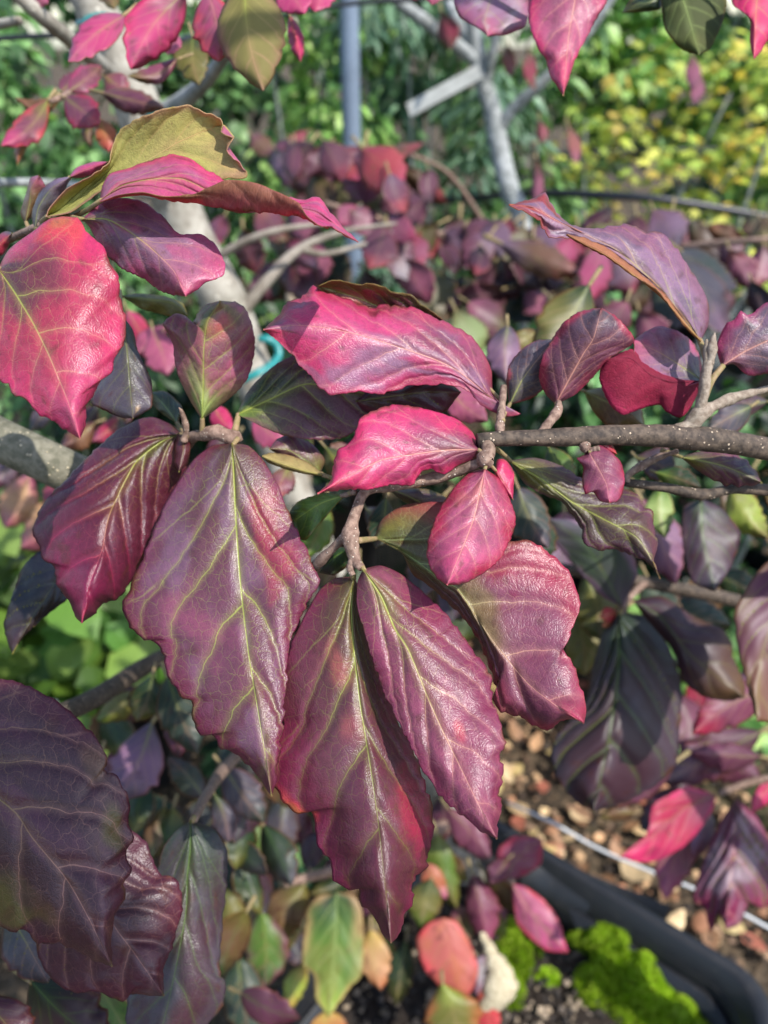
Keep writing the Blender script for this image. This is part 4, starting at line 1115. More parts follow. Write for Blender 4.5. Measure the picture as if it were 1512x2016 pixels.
H([(140, 1650), (190, 1770), (231, 1832), (261, 1872), (323, 1961)],
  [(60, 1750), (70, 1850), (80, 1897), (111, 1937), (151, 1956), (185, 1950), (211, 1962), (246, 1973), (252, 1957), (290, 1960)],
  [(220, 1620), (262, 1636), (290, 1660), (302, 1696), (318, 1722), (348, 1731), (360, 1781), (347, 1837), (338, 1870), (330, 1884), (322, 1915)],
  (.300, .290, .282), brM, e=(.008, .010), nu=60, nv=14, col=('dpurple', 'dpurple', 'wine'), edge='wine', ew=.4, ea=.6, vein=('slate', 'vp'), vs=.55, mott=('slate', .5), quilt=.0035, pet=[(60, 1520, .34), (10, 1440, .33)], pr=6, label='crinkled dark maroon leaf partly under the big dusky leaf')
H([(376, 1614), (374, 1680), (369, 1721), (366, 1796), (347, 1902), (322, 2012), (296, 2100)],
  [(347, 1635), (322, 1665), (310, 1705), (300, 1800), (275, 1900), (250, 1970), (250, 2050)],
  [(427, 1635), (446, 1671), (448, 1726), (438, 1821), (432, 1902), (446, 1950), (430, 1992), (380, 2050)],
  (.332, .318, .312), brN, e=(.006, .012), nu=60, nv=13, col=('teal', 'dpurple', 'dpurple'), edge='slate', ew=.4, ea=.5, vein=('green', 'green'), vs=.7, mott=('slate', .6), und='olive', pet=[(382, 1608, .336)], pr=7, label='long slate-purple leaf with green veins hanging between dusky leaves')
H([(130, 1105), (100, 1160), (60, 1220), (24, 1288)], [(85, 1082), (45, 1116), (28, 1162), (10, 1215), (8, 1242)], [(150, 1140), (134, 1178), (100, 1205), (80, 1222), (45, 1255)], (.345, .335), brM, nu=40, nv=10, col=('slate', 'black', 'dpurple'), edge='black', vs=.15, quilt=.004, crimp=.0003, pet=[(160, 1100, .37), (250, 1150, .5)], label='narrow blackish drooping leaf behind the dark magenta leaf')
# slate leaf behind the broad pink leaf
H([(240, 620), (250, 690), (255, 750), (262, 824)], [(215, 660), (200, 720), (178, 790), (205, 808), (240, 823)], [(262, 650), (272, 692), (297, 746), (300, 800), (285, 812)], (.30, .285), brL, nu=40, nv=10, col=('dgreen', 'slate', 'slate'), edge='dpurple', vs=.3, blot=[(.88, .4, .05, 'tan', .6)], pet=[(230, 580, .35), (180, 800, .36)], pr=4)
H([(350, 835), (325, 800), (298, 772)], [(320, 815), (300, 795)], [(358, 800), (325, 770)], (.32, .33), brL, nu=22, nv=6, col=('teal', 'teal', 'teal'), vein=('paleg', 'paleg'), vs=.6, pet=[(365, 855, .31)])
H([(238, 583), (300, 590), (340, 597), (370, 622)], [(270, 578), (320, 582), (360, 597)], [(280, 608), (330, 622), (355, 632)], (.33, .32), br5, nu=26, nv=6, col=('dgreen', 'olive', 'olive'), vs=.5, pet=[(225, 560, .5), (215, 400, .7)], pr=3)

# ------------------------------------------------------------------ leaves at mid distance, one by one
def G(par, b, t, w, d, cols, **k):
    if 'pet' not in k:
        s_ = rng.uniform(.16, .26)
        dd = d[0] if not np.isscalar(d) else d
        k['pet'] = [(b[0] + (b[0] - t[0]) * s_ + rng.uniform(-6, 6), b[1] + (b[1] - t[1]) * s_ + rng.uniform(-4, 6), dd * 1.02)]
        k.setdefault('pr', max(1.6, .03 * math.hypot(t[0] - b[0], t[1] - b[1])))
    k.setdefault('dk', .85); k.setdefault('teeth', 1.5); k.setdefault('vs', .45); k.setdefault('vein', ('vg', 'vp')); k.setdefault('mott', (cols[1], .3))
    return gleaf(b, t, w, d, par, col=cols, **k)


# top left clusters
G(br3, (245, 30), (134, 121), .52, (.40, .38), ('rose', 'pink', 'rose'), tilt=.1)
G(br3, (365, -15), (258, 137), .62, (.40, .37), ('mauve', 'pink', 'pink'), edge='hot', mott=('mauve', .6), tilt=-.15, bend=-.08)
G(br3, (408, -20), (432, 122), .66, (.38, .37), ('rose', 'mauve', 'red'), edge='red', mott=('pink', .5), vein=('vp', 'vp'))
G(br3, (482, -34), (518, 178), .66, (.36, .35), ('olive', 'olive', 'bronze'), side=-1, und=S(138, 128, 66), edge='rose', vs=.7, teeth=.8)
G(br3, (350, 115), (252, 150), .4, (.44, .43), ('rose', 'mauve', 'olive'), bend=.15)
G(br3, (380, 70), (392, 168), .75, (.46, .45), ('dgreen', 'olive', 'olive'), dk=.8)
G(br3, (345, 60), (330, 108), .9, (.44, .43), ('rose', 'rose', 'pink'))
G(br3, (570, 30), (592, 122), .35, (.42, .41), ('crimson', 'hot', 'hot'))
G(br3, (560, -40), (600, 28), 1.1, (.40, .39), ('rose', 'pink', 'pink')); G(br3, (640, -50), (620, 24), .9, (.41, .40), ('mauve', 'pink', 'pink'))
G(br4, (30, -20), (95, 8), .8, (.5, .49), ('rose', 'mauve', 'rose')); G(br4, (210, -60), (225, 20), .7, (.52, .5), ('mauve', 'bronze', 'olive'))
G(br4, (95, 196), (2, 288), .5, (.46, .43), ('olive', 'mauve', 'pink'), edge='red', bend=.1)
G(br4, (102, 205), (34, 325), .32, (.46, .44), ('olive', 'olive', 'orange'), bend=-.12)
G(br4, (128, 192), (196, 246), .85, (.46, .44), ('purple', 'mauve', 'red'), edge='crimson')
G(br4, (125, 185), (30, 192), .35, (.48, .48), ('brown', 'bronze', 'brown'), bend=.25)
G(br4, (135, 180), (200, 130), .7, (.48, .50), ('mauve', 'mauve', 'bronze'), edge='pink')
G(br4, (200, 182), (324, 212), .42, (.48, .47), ('purple', 'purple', 'brown'), edge='brown', mott=('dpurple', .5))
G(br4, (120, 180), (150, 140), .9, (.50, .52), ('mauve', 'purple', 'mauve')); G(br4, (205, 150), (255, 185), .9, (.5, .5), ('brown', 'mauve', 'coral'))
G(br4, (190, 230), (215, 300), .6, (.5, .5), ('bronze', 'orange', 'red')); G(br4, (170, 240), (180, 290), .5, (.52, .52), ('olive', 'bronze', 'brown'))
ptube('twig', [(205, 135, .60, 8), (160, 165, .52, 6), (125, 190, .47, 6), (98, 200, .46, 4)], M_TWIG, br4)
# top right
G(brR, (1128, -70), (1109, 189), .62, (.335, .32), ('mauve', 'rose', 'hot'), edge='hot', ew=.5, vein=('vp', 'vp'), vs=.8, nu=40, nv=9, quilt=.002, label='hanging crimson-pink leaf with a sharp tip at the top edge') if False else None
topbr = ptube('branch', [(2100, 700, .42, 16), (1800, 100, .38, 14), (1560, -120, .35, 12), (1300, -130, .34, 11), (1100, -100, .345, 9), (940, -90, .36, 7)], M_BARK_DARK, treeC, n=50, lump=.1)
H([(1135, -75), (1132, 0), (1120, 70), (1109, 189)], [(1060, -50), (1040, 0), (1043, 50), (1058, 95), (1074, 116), (1084, 151)], [(1190, -50), (1196, 0), (1170, 45), (1154, 76), (1135, 112), (1121, 152)],
  (.345, .338, .328), topbr, e=(.006, .006), nu=44, nv=10, col=('mauve', 'rose', 'hot'), edge='hot', ew=.5, ea=.8, vein=('vp', 'vp'), vs=.8, mott=('purple', .4), pet=[(1135, -100, .345)], label='hanging crimson-pink leaf with a sharp tip above the lath')
H([(980, -70), (965, 0), (955, 40), (960, 72)], [(900, -40), (893, 0), (905, 35), (940, 55)], [(1050, -30), (1042, 10), (1035, 50), (1000, 68)], (.375, .36), topbr, nu=30, nv=8, col=('mauve', 'lilac', 'rose'), edge='rose', vs=.4, mott=('silver', .5), pet=[(960, -90, .36)])
H([(1330, -50), (1345, 0), (1360, 50), (1376, 108)], [(1300, -20), (1305, 30), (1310, 60), (1340, 95)], [(1400, -40), (1430, 0), (1420, 50), (1398, 95)], (.37, .36), topbr, side=-1, nu=34, nv=9, col=('dgreen', 'dgreen', 'olive'), und=S(84, 92, 46), vs=.7, vein=('paleg', 'paleg'), dk=.85, pet=[(1310, -110, .345)], label='dull green leaf seen from below above the maple')
H([(1310, -20), (1280, 5), (1224, 26)], [(1270, -10), (1240, 0)], [(1300, 18), (1260, 24)], (.37, .37), topbr, nu=20, nv=5, col=('dgreen', 'dgreen', 'olive'), vs=.5, dk=.85)
H([(1500, -60), (1490, 0), (1484, 118)], [(1450, -30), (1440, 5), (1476, 36), (1476, 80)], [(1560, -30), (1545, 40), (1510, 82), (1495, 105)], (.35, .34), topbr, nu=30, nv=8, col=('crimson', 'hot', 'hot'), vs=.4, pet=[(1480, -125, .345)], label='bright red leaf tip hanging near the dull green leaf')
G(topbr, (860, -60), (850, 10), .9, (.40, .39), ('mauve', 'rose', 'magenta')); G(topbr, (800, -50), (822, 2), .9, (.42, .41), ('mauve', 'rose', 'magenta')); G(topbr, (1230, -60), (1215, -2), .9, (.38, .38), ('mauve', 'rose', 'rose'))

# right: leaves on the lower branch, shade partly darkened into their colours
H([(1219, 1206), (1219, 1290), (1214, 1361), (1199, 1452), (1189, 1502), (1168, 1598)],
  [(1184, 1251), (1164, 1326), (1149, 1392), (1104, 1437), (1086, 1480), (1095, 1530), (1130, 1575)],
  [(1274, 1214), (1315, 1270), (1335, 1321), (1343, 1362), (1337, 1452), (1330, 1507), (1290, 1545), (1230, 1580)],
  (.545, .52, .50), brT, e=(.016, .022), nu=56, nv=13, col=('teal', 'dpurple', 'dpurple'), edge='slate', ew=.3, ea=.4, vein=('green', 'green'), vs=.95, mott=('slate', .5), dk=.8, pet=[(1225, 1198, .546)], quilt=.004, label='broad blackish leaf with bright green veins on the lower right branch')
H([(1244, 1181), (1300, 1215), (1360, 1290), (1466, 1374)], [(1270, 1216), (1325, 1281), (1345, 1341), (1385, 1372), (1430, 1380)], [(1305, 1174), (1370, 1216), (1420, 1236), (1440, 1266), (1446, 1300), (1466, 1342)],
  (.545, .53, .52), brT, e=(.010, .012), nu=44, nv=10, col=('dpurple', 'dpurple', 'bronze'), edge='bronze', ew=.3, ea=.5, vein=('green', 'olive'), vs=.7, mott=('slate', .4), dk=.8, pet=[(1230, 1195, .546)])
H([(1225, 1195), (1190, 1130), (1150, 1070), (1080, 1020)], [(1180, 1170), (1110, 1090), (1070, 1040)], [(1255, 1130), (1240, 1080), (1170, 1030)], (.54, .50), brT, nu=36, nv=9, col=('slate', 'teal', 'slate'), edge='lilac', ew=.3, vein=('green', 'green'), vs=.5)
H([(1380, 982), (1383, 1050), (1395, 1110), (1408, 1165)], [(1345, 1000), (1345, 1080), (1362, 1145)], [(1420, 1000), (1458, 1050), (1440, 1115)], (.48, .46), brS, nu=36, nv=9, col=('teal', 'dpurple', 'slate'), edge='dpurple', vein=('green', 'green'), vs=.7, mott=('slate', .6), pet=[(1385, 974, .318)], pr=4)
H([(1600, 1060), (1540, 1180), (1500, 1290), (1490, 1420)], [(1512, 1105), (1470, 1155), (1446, 1205), (1450, 1262), (1465, 1330)], [(1640, 1200), (1600, 1330), (1540, 1420)], (.46, .43), brT, nu=40, nv=10, col=('purple', 'purple', 'brown'), edge='bronze', vs=.4, dk=.85, pet=[(1640, 1240, .60)])
G(brT, (1520, 1350), (1362, 1445), .5, (.60, .58), ('mauve', 'mauve', 'crimson'), bend=-.05); G(brT, (1520, 1300), (1470, 1400), .7, (.62, .6), ('lilac', 'lilac', 'slate'))
G(brT, (1215, 1205), (1180, 1215), .9, (.552, .55), ('red', 'red', 'orange')); G(brT, (1210, 1210), (1186, 1235), .6, (.555, .55), ('orange', 'orange', 'orange'))
G(brS, (1340, 900), (1500, 950), .42, (.312, .306), ('olive', 'purple', 'slate'), edge='mauve', vein=('vg', 'vg'), vs=.8, nu=40, nv=9, bend=.05, asym=.0)
G(brS, (1500, 955), (1560, 1010), .8, (.36, .36), ('olive', 'bronze', 'olive'))
H([(1410, 1565), (1350, 1590), (1290, 1640), (1219, 1688)], [(1355, 1549), (1310, 1568), (1283, 1590), (1274, 1640), (1240, 1670)], [(1402, 1598), (1355, 1660), (1300, 1692), (1259, 1698)], (.78, .75, .73), brU, nu=40, nv=10, col=('mauve', 'crimson', 'hot'), edge='hot', ew=.3, vein=('olive', 'vp'), vs=.6, mott=('magenta', .5), label='magenta leaf hanging over the tub rim beside the silvery leaf')
H([(1450, 1574), (1444, 1680), (1436, 1750), (1430, 1830)], [(1425, 1605), (1400, 1655), (1376, 1721), (1364, 1772), (1388, 1790), (1398, 1838), (1412, 1800)], [(1492, 1610), (1530, 1690), (1540, 1760), (1500, 1790), (1480, 1770), (1455, 1820)],
  (.78, .74, .71), brU, e=(.016, .016), nu=48, nv=12, col=('mauve', 'purple', 'magenta'), edge='magenta', ew=.35, vein=('vp', 'vp'), vs=.6, mott=('silver', .4), quilt=.006, label='large crinkled leaf with silvery sheen hanging beside the tub')  # silver mottling paints the sheen into the leaf colour
G(brU, (1370, 1600), (1310, 1770), .5, (.82, .80), ('purple', 'mauve', 'rose')); G(brU, (1400, 1600), (1365, 1690), .5, (.80, .79), ('silver', 'lilac', 'mauve'))
G(brU, (1500, 1490), (1360, 1480), .45, (.78, .76), ('purple', 'purple', 'mauve')); G(brU, (1530, 1540), (1480, 1600), .5, (.76, .75), ('crimson', 'hot', 'hot'))
G(brU, (1250, 1600), (1180, 1610), .5, (.75, .75), ('bronze', 'bronze', 'olive')); G(brU, (1330, 1500), (1180, 1590), .42, (.72, .70), ('dpurple', 'purple', 'bronze'), dk=.8)
G(brU, (1500, 1440), (1300, 1540), .45, (.8, .78), ('dpurple', 'purple', 'slate'))
# lower centre shoots by the tub
H([(1008, 1740), (1040, 1790), (1075, 1830), (1119, 1876)], [(1011, 1781), (1018, 1822), (1043, 1848), (1074, 1872)], [(1034, 1745), (1074, 1775), (1100, 1812)], (.93, .90), brQ, nu=30, nv=8, col=('rose', 'rose', 'pink'), edge='red', ew=.35, vs=.4, mott=('mauve', .5), label='pink leaf pointing down at the moss in the tub')
H([(995, 1735), (1010, 1700), (1040, 1670), (1068, 1650)], [(978, 1700), (985, 1665), (1020, 1645)], [(1030, 1725), (1065, 1700)], (.93, .92), brQ, nu=26, nv=7, col=('purple', 'mauve', 'mauve'), edge='crimson', vs=.3)
G(brQ, (880, 1590), (965, 1690), .5, (.84, .82), ('mauve', 'mauve', 'purple')); G(brQ, (1000, 1690), (965, 1740), .7, (.9, .9), ('wine', 'purple', 'purple'))
H([(872, 1806), (885, 1860), (898, 1910), (912, 1975)], [(842, 1818), (820, 1850), (832, 1902), (852, 1928), (880, 1958)], [(900, 1815), (926, 1860), (942, 1905), (935, 1940)], (.90, .88), brQ, nu=30, nv=8, col=('coral', 'coral', 'coral'), edge='red', ew=.3, vs=.3, mott=('orange', .6), vein=('peach', 'peach'), label='coral-orange leaf near the tub edge')
G(brQ, (870, 1935), (900, 2060), .95, (.86, .85), ('ygreen', 'olive', 'olive'), edge='orange'); G(brQ, (960, 1930), (970, 2060), .4, (.88, .88), ('orange', 'red', 'red'))
G(brQ, (850, 1730), (830, 1830), .7, (.92, .91), ('dgreen', 'olive', 'green')); G(brQ, (840, 1700), (880, 1770), .6, (.93, .92), ('coral', 'orange', 'rose'))
G(brQ, (860, 1640), (900, 1790), .45, (.95, .94), ('olive', 'green', 'olive')); G(brQ, (930, 1720), (960, 1860), .5, (.95, .93), ('mauve', 'mauve', 'rose'))
G(brQ, (900, 1780), (920, 1880), .5, (.97, .95), ('rose', 'olive', 'rose')); G(brQ, (960, 1880), (940, 1960), .7, (.96, .95), ('lilac', 'silver', 'mauve'))
H([(663, 1756), (662, 1830), (655, 1920), (648, 2004)], [(625, 1765), (606, 1790), (597, 1855), (594, 1900), (618, 1920), (620, 1965)], [(695, 1762), (712, 1790), (716, 1850), (714, 1915), (695, 1940), (672, 1968)],
  (.82, .79), brO, nu=40, nv=10, col=('dgreen', 'green', 'ygreen'), edge='peach', ew=.45, ea=.5, vein=('paleg', 'paleg'), vs=.7, mott=('olive', .5), label='green and yellow leaf with peach margin below the long wine-red leaf')
G(brO, (730, 1830), (750, 1950), .55, (.86, .85), ('gold', 'peach', 'orange')); G(brO, (515, 1790), (520, 1945), .6, (.84, .82), ('green', 'green', 'dgreen'), edge='mauve')
G(brO, (600, 1740), (540, 1870), .6, (.88, .86), ('olive', 'bronze', 'olive')); G(brO, (550, 1760), (560, 1880), .5, (.9, .88), ('brown', 'olive', 'gold'))
G(brO, (480, 1580), (500, 1730), .5, (.80, .78), ('dgreen', 'green', 'dgreen')); G(brO, (560, 1560), (560, 1700), .5, (.84, .82), ('teal', 'slate', 'olive'))
G(brO, (470, 1880), (500, 2060), .5, (.78, .76), ('dgreen', 'teal', 'dgreen')); G(brO, (600, 1900), (570, 1990), .5, (.92, .9), ('gold', 'ygreen', 'gold'))
G(brO, (640, 1990), (660, 2080), .9, (.84, .83), ('gold', 'orange', 'gold')); G(brO, (800, 1850), (780, 1980), .45, (.94, .93), ('dgreen', 'dgreen', 'olive'))
G(brO, (430, 1740), (470, 1850), .5, (.86, .85), ('dgreen', 'olive', 'dgreen')); G(brO, (700, 1720), (610, 1760), .5, (.9, .88), ('dgreen', 'dgreen', 'olive'))
# lower left fill
G(brN, (300, 1420), (225, 1580), .62, (.55, .52), ('slate', 'lilac', 'slate'), vs=.5); G(brN, (330, 1330), (390, 1485), .62, (.48, .46), ('dgreen', 'teal', 'teal'), dk=.8)
G(brN, (300, 1330), (270, 1420), .8, (.50, .49), ('dgreen', 'dgreen', 'olive'), dk=.8); G(brN, (440, 1510), (520, 1620), .6, (.56, .55), ('slate', 'slate', 'teal'))
G(brN, (400, 1570), (330, 1490), .6, (.55, .56), ('slate', 'teal', 'slate')); G(brN, (420, 1560), (450, 1660), .5, (.5, .5), ('dgreen', 'slate', 'slate'))
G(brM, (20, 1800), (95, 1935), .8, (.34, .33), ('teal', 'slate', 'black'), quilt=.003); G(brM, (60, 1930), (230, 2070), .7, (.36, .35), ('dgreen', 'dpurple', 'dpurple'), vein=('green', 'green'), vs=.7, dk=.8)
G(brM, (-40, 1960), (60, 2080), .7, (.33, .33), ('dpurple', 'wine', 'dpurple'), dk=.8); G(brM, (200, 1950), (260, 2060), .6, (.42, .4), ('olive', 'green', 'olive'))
G(brM, (280, 1360), (190, 1420), .5, (.58, .57), ('olive', 'olive', 'green')); G(brM, (330, 1400), (390, 1440), .6, (.6, .6), ('dgreen', 'green', 'dgreen'))
G(brO, (920, 1500), (870, 1620), .5, (1.0, .98), ('dgreen', 'dgreen', 'dgreen'), dk=.7) if False else None
# behind the middle
for (b_, t_, w_, d_, c_) in [((600, 700), (560, 860), .7, .40, ('dgreen', 'olive', 'olive')), ((880, 760), (960, 830), .7, .40, ('mauve', 'rose', 'mauve')), ((1000, 640), (1000, 760), .6, .46, ('slate', 'lilac', 'slate')),
                             ((1060, 650), (1000, 690), .6, .5, ('bronze', 'olive', 'mauve')), ((1150, 770), (1270, 840), .6, .34, ('olive', 'bronze', 'olive')), ((1240, 760), (1180, 800), .6, .40, ('lilac', 'slate', 'slate')),
                             ((1480, 800), (1390, 850), .6, .38, ('teal', 'slate', 'teal')), ((1512, 790), (1420, 800), .5, .42, ('slate', 'dpurple', 'slate')), ((1290, 930), (1380, 960), .6, .40, ('green', 'dgreen', 'dgreen')),
                             ((1080, 880), (1120, 960), .7, .38, ('dgreen', 'green', 'olive')), ((1250, 900), (1330, 940), .8, .42, ('dpurple', 'slate', 'dgreen')), ((760, 980), (740, 1080), .6, .36, ('teal', 'dgreen', 'teal')),
                             ((720, 1000), (780, 1050), .6, .42, ('slate', 'teal', 'dgreen')), ((640, 980), (600, 1100), .6, .46, ('olive', 'green', 'green')), ((570, 920), (540, 980), .8, .42, ('olive', 'mauve', 'coral')),
                             ((1020, 960), (1080, 1080), .7, .42, ('slate', 'teal', 'slate')), ((1050, 1000), (1060, 1120), .6, .46, ('dgreen', 'dgreen', 'teal')), ((1300, 960), (1310, 1060), .6, .5, ('green', 'paleg', 'green')),
                             ((1260, 980), (1330, 1150), .5, .56, ('mauve', 'lilac', 'mauve')), ((1150, 1130), (1180, 1260), .7, .60, ('dgreen', 'olive', 'dgreen')), ((1120, 1180), (1150, 1330), .6, .62, ('dgreen', 'olive', 'olive')),
                             ((1440, 960), (1512, 1060), .6, .5, ('olive', 'ygreen', 'olive')), ((1440, 1030), (1400, 1120), .5, .6, ('paleg', 'green', 'green')), ((1400, 1130), (1500, 1180), .6, .62, ('dgreen', 'dgreen', 'dgreen')),
                             ((1310, 1190), (1440, 1230), .6, .66, ('dgreen', 'teal', 'dgreen')), ((1160, 560), (1060, 700), .7, .5, ('dgreen', 'olive', 'dgreen')), ((860, 880), (800, 960), .6, .36, ('dgreen', 'olive', 'purple')),
                             ((1000, 1120), (1110, 1140), .6, .5, ('dgreen', 'dgreen', 'dgreen')), ((300, 650), (330, 740), .8, .6, ('rose', 'rose', 'rose')), ((330, 640), (260, 700), .6, .62, ('mauve', 'rose', 'mauve')),
                             ((250, 610), (300, 690), .5, .64, ('pink', 'crimson', 'pink')), ((420, 800), (460, 850), .7, .42, ('pink', 'hot', 'pink')), ((500, 820), (560, 880), .7, .50, ('pink', 'rose', 'pink')),
                             ((640, 880), (700, 960), .6, .42, ('dgreen', 'olive', 'dgreen')), ((690, 880), (640, 900), .7, .46, ('mauve', 'bronze', 'mauve'))]:
    par = brR if b_[0] > 560 else brL
    G(par, b_, t_, w_, (d_, d_ - .01), c_, dk=.9)
for (b_, t_, w_, d_, c_) in [((160, 960), (40, 1080), .6, .75, ('coral', 'peach', 'rose')), ((60, 930), (10, 1040), .7, .8, ('rose', 'peach', 'rose')), ((130, 940), (90, 1010), .8, .7, ('red', 'mauve', 'coral')), ((30, 890), (-20, 960), .7, .7, ('mauve', 'slate', 'mauve')),
                             ((190, 830), (120, 880), .6, .55, ('wine', 'brown', 'dpurple')), ((100, 800), (60, 850), .6, .6, ('dgreen', 'slate', 'dgreen')), ((250, 820), (180, 870), .5, .6, ('brown', 'crimson', 'rose'))]:
    G(brL, b_, t_, w_, (d_, d_ - .02), c_)

# leaves deep in the crown behind the focus, shade darkened into their colours
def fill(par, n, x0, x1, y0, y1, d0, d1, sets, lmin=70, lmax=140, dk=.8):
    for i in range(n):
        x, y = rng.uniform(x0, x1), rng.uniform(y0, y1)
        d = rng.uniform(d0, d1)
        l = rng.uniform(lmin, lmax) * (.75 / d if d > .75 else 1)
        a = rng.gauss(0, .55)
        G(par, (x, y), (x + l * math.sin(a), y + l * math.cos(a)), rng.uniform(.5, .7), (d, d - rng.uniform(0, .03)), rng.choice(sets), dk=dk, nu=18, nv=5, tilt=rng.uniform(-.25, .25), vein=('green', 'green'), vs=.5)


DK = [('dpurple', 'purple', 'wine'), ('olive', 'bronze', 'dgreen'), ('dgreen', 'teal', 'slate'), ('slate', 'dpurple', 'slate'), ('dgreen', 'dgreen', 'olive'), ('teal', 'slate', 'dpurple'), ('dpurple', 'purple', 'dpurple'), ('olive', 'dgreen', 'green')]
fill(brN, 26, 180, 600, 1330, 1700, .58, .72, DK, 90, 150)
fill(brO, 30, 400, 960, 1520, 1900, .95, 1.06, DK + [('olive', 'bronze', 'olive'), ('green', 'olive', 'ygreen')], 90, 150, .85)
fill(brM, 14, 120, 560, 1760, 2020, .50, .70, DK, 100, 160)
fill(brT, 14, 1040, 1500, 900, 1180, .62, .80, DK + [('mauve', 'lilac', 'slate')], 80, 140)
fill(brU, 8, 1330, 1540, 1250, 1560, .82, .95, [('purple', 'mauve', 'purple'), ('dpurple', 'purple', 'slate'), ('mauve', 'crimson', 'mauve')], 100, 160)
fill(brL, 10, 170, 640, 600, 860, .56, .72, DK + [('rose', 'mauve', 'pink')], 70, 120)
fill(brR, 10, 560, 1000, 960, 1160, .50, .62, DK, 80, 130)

# ------------------------------------------------------------------ red and mauve leaves of the sapling behind (out of focus)
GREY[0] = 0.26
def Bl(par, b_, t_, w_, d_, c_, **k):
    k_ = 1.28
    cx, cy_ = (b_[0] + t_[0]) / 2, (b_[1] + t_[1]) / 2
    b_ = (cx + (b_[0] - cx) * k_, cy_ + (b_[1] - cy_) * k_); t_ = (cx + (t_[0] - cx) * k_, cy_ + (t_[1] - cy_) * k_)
    return G(par, b_, t_, w_ * rng.uniform(.95, 1.25), (d_, d_ - rng.uniform(-.02, .06)), c_, nu=18, nv=5, vs=.3, dk=.66, teeth=1.9, tilt=rng.uniform(-.35, .35), **k)


